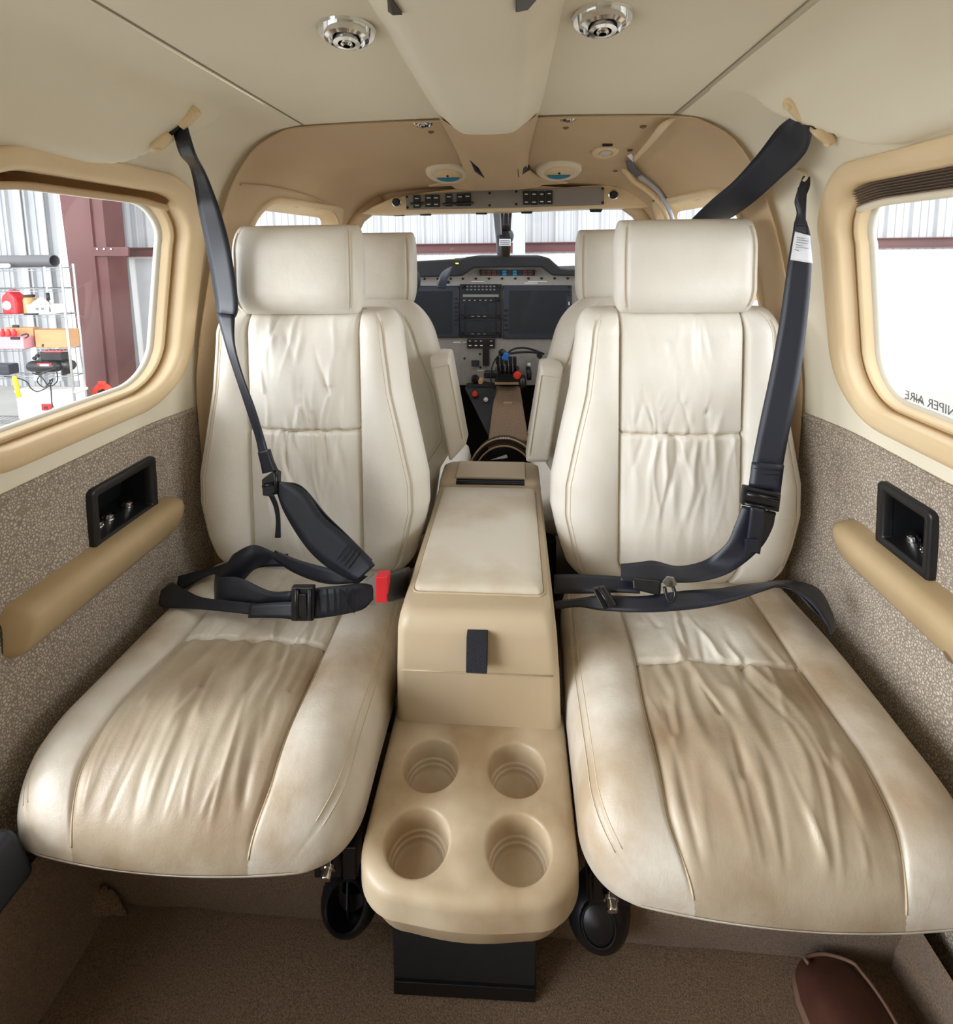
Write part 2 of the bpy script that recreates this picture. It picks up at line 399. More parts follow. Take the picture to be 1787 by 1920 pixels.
# lettering on the outside of the right pane (mirrored from inside)
yl, zl = .935, .840
_a = Px(1658, 733, wallx(.88, .84)+.043); _b = Px(1787, 778, wallx(.78, .83)+.043)
dv = (_a-_b)
text('lettering', 'NIPER AIRE', 'pipe_grey', w2, (_a.x, _a.y-.150, _a.z+.001), (0, 1, 0), (-.05, 0, 1), .0205, .0002)
tube('lettering', [(_a.x, _a.y-.086, _a.z+.003), (_a.x, _a.y-.080, _a.z+.008), (_a.x, _a.y-.074, _a.z+.005), (_a.x, _a.y-.066, _a.z+.009)], .0012, 'pipe_grey', w2, 6, 4)

# ------------------------------------------------------------------ floor, riser, kick panels
def grid(name, fn, nu, nv, m, parent=None, solid=0):
    vs = [fn(i/nu, j/nv) for i in range(nu+1) for j in range(nv+1)]
    fs = [(i*(nv+1)+j, i*(nv+1)+j+1, (i+1)*(nv+1)+j+1, (i+1)*(nv+1)+j) for i in range(nu) for j in range(nv)]
    return mesh(name, vs, fs, m, parent, solid=solid)
floor = grid('floor', lambda u, v: (-.635+1.27*u, -.5+3.0*v, .004*noise.noise(Vector((u*9, v*16, 0)))), 60, 120, 'carpet')
tag(floor, 'brown cut-pile carpet on the cabin floor', None, None, 'structure')
grid('carpet_riser', lambda u, v: (-.615+1.23*u, .705-.02*math.sin(v*PI/2)+.10*sst(.86, 1, v) - .0*u + .003*noise.noise(Vector((u*12, v*3, 4))), .002+.135*v), 60, 14, 'carpet', floor)['label'] = 'carpet on the low step below the seats'
for s in (-1, 1):
    def kick(u, v, s=s):
        y = -.5+1.2*u; bump = .008*noise.noise(Vector((y*7, v*2, 3))); h = (.30 if s < 0 else .13) - (.05*sst(.47, .535, y)+.14*sst(.60, .70, y) if s < 0 else 0)
        return (s*(.622-.045*v*h/.3-.008*math.sin(v*PI)+bump-.02*(1-v)**3), y, .002+h*v)
    grid('carpet_kick', kick, 90, 12, 'carpet', floor)['label'] = 'carpet running up the side of the floor'
# loose torn carpet flap in the left corner
def flap(u, v):
    b = Pz(145, 1690, .03).lerp(Pz(240, 1716, .004), u); t = Pz(158, 1652, .075).lerp(Pz(212, 1668, .045), u)
    q = b.lerp(t, v); q.y -= .018*math.sin(v*PI)*math.sin(u*PI); q.z += .006*noise.noise(Vector((u*8, v*8, 1))); return q
grid('carpet_flap', flap, 16, 10, 'carpet', floor, solid=.006)['label'] = 'torn carpet edge lifted at the corner'
sill = empty('door_1', (-.6, .1, .19)); tag(sill, 'open cabin doorway on the left with a black sill', None, None, 'structure')
hexa('door_sill', [(-.72, -.42, .28), (-.548, -.42, .28), (-.548, .545, .28), (-.72, .545, .28), (-.72, -.42, .345), (-.57, -.42, .34), (-.57, .545, .34), (-.72, .545, .345)], 'sill_black', sill, .008)
loft('door_jamb', [[Vector((-(wallx(max(y, .5), z)+d), y, z)) for y, z in rrect(.0725, .75, .4725+o, .45+o, .05+o, 8)] for o, d in ((.012, -.006), (.010, -.012), (0, -.012), (-.004, .0), (-.004, .05))], 'frame_tan', sill, caps=False)

from mathutils.bvhtree import BVHTree
def mhit(o, px, py, off):
    me = o.data; t = BVHTree.FromPolygons([v.co for v in me.vertices], [tuple(p.vertices) for p in me.polygons]); d = ray(px, py).normalized()
    h = t.ray_cast(CAM, d); return (h[0]-d*off) if h[0] is not None else Py(px, py, 1.40)
# ------------------------------------------------------------------ overhead duct fairing
duct = empty('overhead_duct', (0, .9, 1.30)); tag(duct, 'cream overhead air duct running along the middle of the headliner', 'air duct')
def dsec(y, wt, wb, zb, zt=1.3035, c=.008):
    pts = [(c-wt, zt), (c-wt+.006, zt-.004), (c-wb-.012, zb+.010), (c-wb, zb+.002), (c-wb+.012, zb), (c, zb-.001), (c+wb-.012, zb), (c+wb, zb+.002), (c+wb+.012, zb+.010), (c+wt-.006, zt-.004), (c+wt, zt)]
    return [Vector((x, y, z)) for x, z in pts]
dco = loft('duct_cover', [dsec(-.5, .103, .056, 1.252), dsec(.5, .101, .056, 1.254), dsec(.90, .098, .052, 1.258), dsec(1.0, .096, .049, 1.262), dsec(1.045, .094, .046, 1.268)], 'liner', duct, closed=False, autos=.5)
dfr = loft('duct_front', [dsec(1.02, .093, .050, 1.266, 1.298), dsec(1.12, .088, .052, 1.256, 1.288), dsec(1.25, .082, .052, 1.240, 1.274), dsec(1.40, .082, .054, 1.222, 1.257), dsec(1.50, .12, .075, 1.215, 1.244), dsec(1.55, .20, .12, 1.225, 1.238)], 'tan_liner', duct, closed=False, autos=.5); dfr['label'] = 'tan front section of the duct'
for pixs, yy in (([(690, -8), (728, -8), (755, 29), (738, 28)], .60), ([(967, -6), (1012, -6), (990, 20), (967, 24)], .60)):
    q = [mhit(dco, a, b, .0) for a, b in pixs]; up = Vector((0, 0, .006))
    hexa('duct_vent', [p-(p-CAM).normalized()*.009 for p in q]+[p+up for p in q], 'black_plastic', duct, .001)['label'] = 'black rectangular outlet'
for pixs in ([(881, 301), (897, 315), (909, 335), (890, 322)], [(996, 298), (993, 319), (972, 333), (971, 317)]):
    q = [mhit(dfr, a, b, .002) for a, b in pixs]; c = sum(q, Vector())/4
    v = hexa('duct_vent', [p-(p-CAM).normalized()*.003 for p in q]+[p+Vector((0, .01, 0.008)) for p in q], 'black_plastic', duct, .001); v['label'] = 'small black side outlet'
    qq = [c.lerp(p, .45)-Vector((0, .005, .002)) for p in q]; hexa('louver', qq+[p+Vector((0, .005, 0)) for p in qq], 'bezel', v, 0)

# ------------------------------------------------------------------ cockpit liner
CK0 = [(0, 1.299), (.2, 1.299), (.362, 1.294), (.41, 1.282), (.462, 1.250), (.505, 1.19), (.53, 1.127), (.555, 1.05), (.58, .95), (.60, .85), (.612, .725), (.60, .4), (.56, .0)]
CK1 = [(0, 1.240), (.2, 1.238), (.31, 1.230), (.36, 1.218), (.405, 1.195), (.45, 1.155), (.48, 1.105), (.505, 1.04), (.53, .95), (.55, .85), (.56, .725), (.55, .4), (.52, .0)]
def cksec(y):
    t = (y-1.06)/(1.64-1.06); return [(a[0]+(b[0]-a[0])*t, a[1]+(b[1]-a[1])*t) for a, b in zip(CK0, CK1)]
def ckx(y, z):
    P = cksec(y)
    for (x0, z0), (x1, z1) in zip(P[2:], P[3:]):
        if z1 <= z <= z0: return x0+(x1-x0)*(z-z0)/(z1-z0)
    return P[-1][0]
trim1 = empty('trim_1', (0, 1.35, 1.2)); tag(trim1, 'tan moulded cockpit headliner ahead of the cabin', None, None, 'structure')
CKW = (1.165, 1.60, .86, 1.165, .075)
for s, nm in ((-1, 'liner_half'), (1, 'liner_half')):
    vs = []; fs = []; ny = 70
    for i in range(ny+1):
        y = 1.05+(1.66-1.05)*i/ny
        pr = spline([(x, 0, z) for x, z in cksec(y)], 9); w = len(pr)
        for q in pr: vs.append((s*q.x, y, q.z))
    for i in range(ny):
        for j in range(w-1):
            f = (i*w+j, i*w+j+1, (i+1)*w+j+1, (i+1)*w+j)
            cy = sum(vs[k][1] for k in f)/4; cz = sum(vs[k][2] for k in f)/4; cx = abs(sum(vs[k][0] for k in f)/4)
            if cx > .40 and in_rr(cy, cz, *CKW): continue
            fs.append(f)
    mesh(nm, vs, fs, 'tan_liner', trim1)
    # moulded edge line from the arch down to the pillar
    if s < 0:
        tube('liner_seam', [(s*(ckx(y, z)-.002), y, z) for y, z in ((1.075, 1.19), (1.15, 1.195), (1.25, 1.195), (1.35, 1.19), (1.45, 1.178), (1.54, 1.155), (1.61, 1.12))], .0022, 'tan_liner', trim1, 6, 4)
    # cockpit side window
    n = 3 if s < 0 else 4
    r = empty('window_%d' % n, (s*.5, 1.38, .86)); tag(r, 'cockpit side window on the %s behind the headrest' % ('left' if s < 0 else 'right'), None, None, 'structure')
    cy, cz = (CKW[0]+CKW[1])/2, (CKW[2]+CKW[3])/2; hy, hz = (CKW[1]-CKW[0])/2, (CKW[3]-CKW[2])/2
    def lp(o, d): return [Vector((s*(ckx(y, z)-d), y, z)) for y, z in rrect(cy, cz, hy+o, hz+o, CKW[4]+o, 10)]
    loft('frame', [lp(.016, -.002), lp(.014, .004), lp(.004, .006), lp(-.001, .002), lp(-.006, -.03), lp(-.014, -.045)], 'frame_tan', r, caps=False)
    q = lp(-.012, -.045); mesh('pane', q, [tuple(range(len(q)))], 'pane', r, smooth=False)
    # pillar between side window and windscreen
    tube('pillar', [(s*(ckx(1.655, z)-.012), 1.655+(1.22-z)*.12, z) for z in (1.215, 1.16, 1.10, 1.03, .95, .88)], [.022, .024, .026, .028, .03, .032], 'tan_liner', trim1, 12)
# seam line between cabin headliner and cockpit liner
tube('arch_seam', [Vector((x, 1.052, z-.002)) for x, z in [(-.60, .86), (-.555, 1.05), (-.53, 1.127), (-.505, 1.19), (-.462, 1.251), (-.41, 1.283), (-.362, 1.295), (-.2, 1.2985), (0, 1.3), (.2, 1.2985), (.362, 1.295), (.41, 1.283), (.462, 1.251), (.505, 1.19), (.53, 1.127), (.555, 1.05), (.60, .86)]], .0022, 'tan_liner', trim1, 6, 3)
# sagging right liner edge: gap, bracket and exposed grey conduit
tr2 = empty('trim_2', Py(1240, 300, 1.3)); tag(tr2, 'loose curled edge of the cockpit liner on the right exposing grey conduit', None, None, 'structure')
def cktop(x, y):
    P = cksec(y); x = abs(x)
    for (x0, z0), (x1, z1) in zip(P, P[1:]):
        if x0 <= x <= x1: return z0+(z1-z0)*(x-x0)/(x1-x0)
    return 0.0
def onck(px, py, off=0.0):
    y = 1.07
    while y < 1.70:
        q = Py(px, py, y)
        if q.z >= cktop(q.x, y)-off: return q
        y += .002
    return q
def ckstrip(name, pa, pb, m, off, parent, thick=.002, n=6):
    return strap(name, [(onck(*a, off), onck(*b, off)) for a, b in zip(pa, pb)], m, parent, thick, n)
ckstrip('liner_lip', [(1268, 217), (1240, 232), (1212, 266), (1186, 298)], [(1282, 217), (1262, 228), (1236, 256), (1190, 304)], 'frame_tan', .014, tr2)
ckstrip('bracket', [(1176, 292), (1184, 288)], [(1187, 303), (1189, 297)], 'tag_white', .012, tr2)['label'] = 'small bare metal bracket'
ckstrip('wire_sleeve', [(1173, 303), (1178, 318), (1196, 334)], [(1188, 301), (1191, 314), (1203, 326)], 'pipe_grey', .010, tr2)['label'] = 'dark grey sleeve in the gap'
tube('conduit', [onck(a, b, .010) for a, b in ((1199, 329), (1218, 343), (1236, 360), (1249, 382), (1258, 402), (1263, 420))], .006, 'post_grey', tr2, 8, 4)['label'] = 'bare grey conduit along the pillar'
tube('edge_roll', [onck(a, b, .006) for a, b in ((1172, 318), (1188, 338), (1212, 354), (1234, 374), (1248, 396), (1256, 420))], .009, 'frame_tan', tr2, 8, 4)

# ------------------------------------------------------------------ seats
def front_u(n):
    out = []
    for k in range(n+1):
        t = -1+2*k/n; out.append(.72*t+.28*math.sin(t*PI/2)*1.0)
    return [u/out[-1] for u in out]
def body(na, nb, surf):
    """closed pillow: surf(u, v, side)->Vector ; u in [-1,1], v in [0,1]; side +1 front, -1 rear. returns verts, faces, face params"""
    U = front_u(na); ub = [1-2*(k+1)/24 for k in range(23)]
    vs = []; fs = []; par = []; ring = na+1+len(ub)
    for j in range(nb+1):
        v = j/nb
        for u in U: vs.append(surf(u, v, 1))
        for u in ub: vs.append(surf(u, v, -1))
    for j in range(nb):
        for k in range(ring):
            k2 = (k+1) % ring
            fs.append((j*ring+k, j*ring+k2, (j+1)*ring+k2, (j+1)*ring+k))
            par.append((U[k]+U[k+1])/2 if k < na else None); par[-1] = (par[-1], (j+.5)/nb)
    c0 = len(vs); vs.append(sum((vs[k] for k in range(ring)), Vector())/ring); c1 = len(vs); vs.append(sum((vs[nb*ring+k] for k in range(ring)), Vector())/ring)
    for k in range(ring):
        fs.append((c0, (k+1) % ring, k)); par.append((None, 0)); fs.append((c1, nb*ring+k, nb*ring+(k+1) % ring)); par.append((None, 1))
    return vs, fs, par
def split(vs, fs, par, classify, specs, parent, flip=False):
    """specs: {class: (name, material, parent_class or None)}; each class one object, smooth normals kept from the whole"""
    tmp = D.meshes.new('tmp'); tmp.from_pydata([tuple(v) for v in vs], [], [tuple(reversed(f)) if flip else f for f in fs]); tmp.update()
    vn = [tmp.vertices[i].normal.copy() for i in range(len(vs))]
    objs = {}
    for cl, (nm, m, pc, lab) in specs.items():
        idx = {}; V = []; FS = []
        for f, p in zip(fs, par):
            if classify(*p) != cl: continue
            if flip: f = tuple(reversed(f))
            g = []
            for i in f:
                if i not in idx: idx[i] = len(V); V.append(i)
                g.append(idx[i])
            FS.append(g)
        o = mesh(nm, [vs[i] for i in V], FS, m, objs[pc] if pc is not None else parent)
        o.data.normals_split_custom_set_from_vertices([vn[i] for i in V])
        if lab: o['label'] = lab
        objs[cl] = o
    D.meshes.remove(tmp); return objs
def G(x, s): return math.exp(-(x/s)**2)
def wrinkles(seed, n, x0, x1, b0, b1, amp, wid):
    """random long folds running along b"""
    r = random.Random(seed); out = []
    for _ in range(n):
        a = r.uniform(x0, x1); out.append((a, r.uniform(-.25, .25), b0 if r.random() < .6 else r.uniform(b0, b1), r.uniform(.3, 1.0)*(b1-b0), r.uniform(.6, 1.4)*wid, r.uniform(.4, 1.0)*amp*(1 if r.random() < .6 else -1)))
    return out
def wsum(ws, x, b):
    t = 0
    for a, k, bs, L, w, A in ws:
        d = (b-bs)/L
        if -0.15 < d < 1.3: t += A*G(x-a-k*(b-bs)-.004*math.sin(b*40+a*90), w)*math.exp(-max(0, d)**2*2.5)*sst(-.15, .02, d)
    return t
def rnd(t, r): return math.sqrt(max(0.0, 1-(1-min(1, t/r))**2))

def seat_backrest(root, cx, y0, seed, mirror):
    H = .562; Z0 = .375; REC = .055
    WT = [(0, .190), (.05, .214), (.10, .230), (.16, .243), (.22, .242), (.30, .226), (.40, .205), (.50, .194), (.562, .190)]
    wl = wrinkles(seed, 26, -.10, .10, -.33, -.06, .0052, .006); wu = wrinkles(seed+1, 18, -.10, .10, .0, .11, .0045, .005); wt = wrinkles(seed+2, 14, -.10, .10, 0, .20, .0034, .007)
    BM = .325
    def xi(b): return .114 - .05*sst(.10, -.02, b)*0 - .055*max(0, (.07-b)/.07)**1.5
    def surf(u, v, side, extra=0.0):
        # v mapped so that the rounded ends get more rings
        b = H*(v - .035*math.sin(2*PI*v)); w = interp(WT, b)
        eb = min(rnd(b+1e-4, .055), rnd(H-b+1e-4, .05)); w2 = w - .050*(1-rnd(b+1e-4, .055)) - .030*(1-rnd(H-b+1e-4, .05))
        x = u*w2; sh = (1-abs(u)**4.2)**(1/3.2)
        if side > 0:
            c = .062*sh*(.25+.75*eb)
            X = abs(x); q = xi(b)
            if X > q: c += .020*math.sin(min(1, (X-q)/max(.01, w2-q))*PI)**.8*eb*sst(0, .1, b)
            else:
                c += .010*(1-(x/q)**2)*eb
                db = b-BM
                c += .008*(abs(math.sin(max(-.33, min(.22, db))*PI/(.33 if db < 0 else .22))))*(1-(x/q)**4)*eb
                c += wsum(wl, x, -(-db))*0
                fade = (1-(x/q)**6)*eb
                if db < 0: c += wsum([(a, k, 0.0 if i % 3 else -.08, .22, w_, A) for i, (a, k, bs, L_, w_, A) in enumerate(wl)], x, -db)*fade
                else: c += (wsum(wu, x, db) + wsum(wt, x, (H-b)))*fade
                c -= .008*G(db, .0038)
            c -= .0085*G(X-q, .0036)*sst(0, .03, b)
            c -= .0045*G(X-(w2-.030), .0030)*eb*sst(.0, .08, b)
            c += .0015*noise.noise(Vector((x*14+cx*9, b*14, seed)))*eb
            c += extra
        else: c = -.062*sh*(.25+.75*eb)
        return Vector((cx+mirror*x, y0+.062+b*math.sin(REC)-c, Z0+b*math.cos(REC)))
    vs, fs, par = body(230, 210, surf)
    def cls(u, v):
        b = H*(v-.035*math.sin(2*PI*v))
        if u is None: return 0
        w = interp(WT, b); x = u*w
        if abs(x) < xi(b) and .02 < b < H-.02: return 1 if b > BM else 2
        return 0
    ob = split(vs, fs, par, cls, {0: ('backrest', 'leather_back', None, None), 1: ('upper_insert', 'leather_back', 0, None), 2: ('lower_insert', 'leather_back', 0, None)}, root, flip=mirror > 0)
    vb = lambda b: min(range(201), key=lambda k: abs(H*(k/200-.035*math.sin(2*PI*k/200))-b))/200
    for sd in (-1, 1):
        pts = []
        for k in range(12, 192, 3):
            v = k/200; b = H*(v-.035*math.sin(2*PI*v)); w = interp(WT, b); w2 = w - .050*(1-rnd(b+1e-4, .055)) - .030*(1-rnd(H-b+1e-4, .05)); pts.append(surf(sd*xi(b)/w2, v, 1, .0012))
        tube('seam', pts, .0012, 'stitch', ob[0], 5)
    vm = vb(BM); tube('seam', [surf(u/20*xi(BM)/interp(WT, BM), vm, 1, .0012) for u in range(-20, 21)], .0012, 'stitch', ob[0], 5)
    # twin stitch rows along the bolster seam
    for sd in (-1, 1):
        for off in (-.0045, .0045):
            pts = []
            for k in range(10, 64):
                v = k/66; b = H*(v-.035*math.sin(2*PI*v)); w = interp(WT, b); w2 = w - .050*(1-rnd(b+1e-4, .055)) - .030*(1-rnd(H-b+1e-4, .05))
                pts.append(surf(sd*(w2-.030+off)/w2, v, 1, .0004))
            tube('stitching', pts, .0007, 'stitch', ob[0], 5)
    return ob[0], (lambda u, v: surf(u, v, 1))
def seat_headrest(root, cx, y0, z0, hw, hh, hd, m='leather_back', tilt=.0, seed=1):
    def surf(u, v, side):
        b = (v-.03*math.sin(2*PI*v)); e = min(rnd(b+1e-4, .30), rnd(1-b+1e-4, .30))
        w = hw*(1-.14*(1-rnd(b+1e-4, .30))-.10*(1-rnd(1-b+1e-4, .35))); x = u*w; sh = (1-abs(u)**4.5)**(1/3.4)
        c = hd*sh*(.15+.85*e)
        if side > 0: c -= .0035*G(abs(u)-.86, .018)*e; c += .001*noise.noise(Vector((x*20, b*4, seed)))
        return Vector((cx+x, y0 - side*c + (b-.5)*2*hh*math.sin(tilt), z0+(b-.5)*2*hh))
    vs, fs, par = body(90, 70, surf)
    o = split(vs, fs, par, lambda u, v: 0, {0: ('headrest', m, None, None)}, root, flip=True)[0]
    for sd in (-1, 1):
        pts = [surf(sd*.89, k/40, 1)-Vector((0, .0005, 0)) for k in range(4, 37)]
        tube('stitching', pts, .0008, 'stitch', o, 5)
    for sx in (-.05, .05): tube('headrest_post', [(cx+sx, y0+.01, z0-hh+.02), (cx+sx, y0+.01, z0-hh-.06)], .006, 'steel', root, 8)
    return o
def seat_cushion(root, cx, y0, seed, mirror, worn):
    L = .50; ZC = .298; HZ = .108
    wf = wrinkles(seed, 22, -.12, .12, 0, .36, .0046, .008); wr = wrinkles(seed+3, 18, -.12, .12, 0, .14, .0052, .006); wfr = wrinkles(seed+5, 24, -.13, .13, .02, .15, .0062, .0055)
    BM = .245
    def bv(v): return .12*(1-math.cos(v/.3*PI/2)) if v < .3 else .12+(L-.12)*(v-.3)/.7
    def sl(b): return -.134 + .010*sst(.12, .30, b) + .03*sst(.05, -.03, b)
    def sr(b): return .126 - .004*sst(.1, .3, b) - .02*sst(.05, -.03, b)
    def dims(b):
        w = .235-.010*sst(.25, .5, b); w2 = w - .066*(1-rnd(b+1e-4, .078)) - .03*(1-rnd(L-b+1e-4, .05)); e = min(rnd(b+1e-6, .12), rnd(L-b+1e-4, .05)); return w2, e
    def surf(u, v, side, extra=0.0):
        b = bv(v); w2, e = dims(b); x = u*w2; sh = (1-abs(u)**5.5)**(1/3.4)
        if side > 0:
            c = HZ*sh*e
            l, r = sl(b), sr(b)
            if l < x < r:
                t = (x-(l+r)/2)/((r-l)/2); c += .010*(1-t*t)*e; db = b-BM
                fade = (1-t**6)*e
                if db > 0: c += .008*math.sin(min(1, db/.2)*PI)*(1-t**4)*e + wsum(wr, x, db)*fade
                else: c += .006*math.sin(min(1, -db/.24)*PI)*(1-t**4)*e + (wsum(wf, x, -db) + wsum(wfr, x, b))*fade
                c -= .0075*G(db, .0036)
            else:
                d = (l-x) if x < l else (x-r); W = (l+w2) if x < l else (w2-r)
                c += .013*max(0, math.sin(max(0, min(1, d/max(W, .01)))*PI))**.8*e
                c += .0018*noise.noise(Vector((x*26, b*10, seed+3)))*e
            c -= .0075*(G(x-l, .0036)+G(x-r, .0036))*min(1, e*1.5)
            c -= .004*G(abs(x)-(w2-.018), .003)*e
            c += .004*noise.noise(Vector((x*5+seed, b*5, 2)))*e - .008*G(x, .14)*G(b-.28, .14) + extra
        else: c = -.024*sh*e
        yb = y0 + b - .013*(1-abs(u)**2)*sst(.15, 0, b)
        return Vector((cx+mirror*x, yb, ZC+c))
    vs, fs, par = body(240, 220, surf)
    def cls(u, v):
        b = bv(v)
        if u is None: return 0
        w2, e = dims(b); x = u*w2
        if sl(b) < x < sr(b) and b < L-.01: return 1 if b > BM else 2
        return 0
    ob = split(vs, fs, par, cls, {0: ('cushion', 'leather_seat', None, None), 1: ('rear_insert', 'leather_seat', 0, None), 2: ('front_insert', 'leather_worn', 0, 'worn tan centre panel of the cushion')}, root, flip=mirror < 0)
    for sf_ in (sl, sr):
        pts = []
        for k in range(8, 200, 3):
            v = k/210; b = bv(v); w2, e = dims(b); pts.append(surf(max(-.97, min(.97, sf_(b)/w2)), v, 1, .0012))
        tube('seam', pts, .0012, 'stitch', ob[0], 5)
    vm = .3+.7*(BM-.12)/(L-.12); tube('seam', [surf((sl(BM)+(sr(BM)-sl(BM))*k/40)/dims(BM)[0], vm, 1, .0012) for k in range(41)], .0012, 'stitch', ob[0], 5)
    for sd in (-1, 1):
        for off in (-.004, .004):
            pts = []
            for k in range(7, 60):
                v = k/64; b = bv(v); w2, e = dims(b); pts.append(surf(sd*(w2-.018+off)/w2, v, 1, .0004))
            tube('stitching', pts, .0007, 'stitch', ob[0], 5)
    return ob[0]
def seat(cx, y0, seed, mirror, label, side):
    root = empty('aft_facing_seat', (cx, y0+.2, .13)); tag(root, label, 'seat', 'aft-facing club seats')
    seat_cushion(root, cx-(.018 if side < 0 else 0), .549 if side < 0 else .541, seed, mirror, True)
    bk, sf = seat_backrest(root, cx, y0, seed+20, mirror)
    seat_headrest(root, cx+(.004 if side > 0 else -.006), y0+.060, 1.016, .130, .088, .056, tilt=.06, seed=seed)
    # black seat frame under the cushion
    for yy in (.64, .95):
        box('frame_bar', (cx-side*.02, yy+.01, .235), (.36, .028, .036), 'black_metal', root, .004)
    for xx in (-.205, .205):
        box('frame_rail', (cx+xx*.80, .84, .235), (.03, .34, .05), 'black_metal', root, .004)
        for yy in (.735, .93): box('leg', (cx+xx*.80, yy, .175), (.034, .045, .09), 'black_metal', root, .004)
    B = ((588, 1566, 640, 1648), (642, 1590, 668, 1652), (620, 1608)) if side < 0 else ((1104, 1640, 1188, 1700), (1112, 1600, 1150, 1692), (1143, 1664))
    br = px_plate('bracket', *B[0], .618, .04, 'black_metal', root, .003)
    px_plate('bracket_tab', *B[1], .606, .03, 'black_metal', br, .003)
    lathe('bolt', [(0, .022), (.0065, .022), (.0075, .019), (.0075, .012), (.010, .012), (.010, .009), (.0045, .009), (.0045, -.01)], 'chrome', root, Py(*B[2], .612), (0, -1, -.35), 12)
    return root, sf
SEAT_L, backL = seat(-.365, .985, 3, 1, 'cream leather aft-facing seat with a buckled belt lying across its backrest and cushion', -1)
SEAT_R, backR = seat(.37, .985, 11, 1, 'cream leather aft-facing seat beside the harness hung from a wall hook', 1)

# ------------------------------------------------------------------ crew seats
def crew(cx, label, side):
    root = empty('crew_seat', (cx, 1.5, 0)); tag(root, label, 'seat', 'forward-facing crew seats')
    H = .60
    WT = [(0, .185), (.1, .190), (.17, .200), (.26, .258), (.38, .238), (.46, .205), (.55, .18), (.6, .165)]
    def surf(u, v, sd):
        b = H*(v-.03*math.sin(2*PI*v)); w = interp(WT, b); e = min(rnd(b+1e-4, .05), rnd(H-b+1e-4, .09)); w2 = w-.04*(1-rnd(b+1e-4, .05))-.06*(1-rnd(H-b+1e-4, .09))
        x = u*w2; sh = (1-abs(u)**3.6)**(1/3.0); c = .068*sh*(.15+.85*e)
        if sd > 0: c -= .004*G(abs(x)-(w2-.05), .0035)*e; c += .0025*noise.noise(Vector((x*9+cx, b*9, 5)))*e
        return Vector((cx+x, 1.285-sd*c+.02*v*0+b*.10, .33+b))
    vs, fs, par = body(120, 110, surf)
    bk = split(vs, fs, par, lambda u, v: 0, {0: ('backrest', 'leather_crew', None, None)}, root, flip=True)[0]
    for s in (-1, 1):
        pts = []
        for k in range(6, 60):
            v = k/64; b = H*(v-.03*math.sin(2*PI*v)); w = interp(WT, b); w2 = w-.04*(1-rnd(b+1e-4, .05))-.06*(1-rnd(H-b+1e-4, .09))
            pts.append(surf(s*(w2-.045)/w2, v, 1)-Vector((0, .0006, 0)))
        tube('stitching', pts, .0008, 'stitch', bk, 5)
    seat_headrest(root, cx, 1.405, 1.005, .133, .095, .055, 'leather_crew', tilt=.08, seed=4)
    def cs(u, v, sd):
        b = .5*v; e = min(rnd(b+1e-4, .05), rnd(.5-b+1e-4, .1)); x = u*(.24-.03*(1-e)); sh = (1-abs(u)**4)**(1/3); return Vector((cx+x, 1.34+b, .34+sd*.07*sh*(.1+.9*e)))
    vs, fs, par = body(50, 40, cs); split(vs, fs, par, lambda u, v: 0, {0: ('cushion', 'leather_crew', None, None)}, root)
    for xx in (-.2, .2): box('leg', (cx+xx, 1.55, .14), (.04, .40, .28), 'black_metal', root, .005)
    # inboard armrest folded up against the side of the back
    if side < 0: A = [(803, 672), (842, 664), (874, 838), (842, 872)]
    else: A = [(1014, 684), (1058, 690), (1030, 872), (986, 872)]
    q = [Py(a, b, 1.205) for a, b in A]; dep = Vector((0.0, .085, 0)); ctr = sum(q, Vector())/4
    rings = []
    for t, sc in ((0, .86), (.10, .96), (.25, 1.0), (.85, 1.0), (1.0, .9)):
        rings.append([ctr + (p-ctr)*sc + dep*t for p in (q[0], q[0].lerp(q[1], .5)+Vector((0, 0, .006)), q[1], q[1].lerp(q[2], .33), q[1].lerp(q[2], .66), q[2], q[2].lerp(q[3], .5), q[3], q[3].lerp(q[0], .33), q[3].lerp(q[0], .66))])
    ar = loft('armrest', rings, 'leather_crew', root, smooth=True)
    bv = ar.modifiers.new('edge', 'BEVEL'); bv.width = .006; bv.segments = 3; bv.limit_method = 'ANGLE'; bv.angle_limit = .7
    pp = [ctr+(p-ctr)*.80-Vector((0, .0015, 0)) for p in (q[3], q[0], q[1], q[2])]
    tube('stitching', pp, .0009, 'stitch', ar, 5)
    return root
crew(-.335, 'tan leather pilot seat facing the dash, behind the seat with the buckled belt', -1)
crew(.345, 'tan leather copilot seat facing the dash, behind the seat by the hung harness', 1)

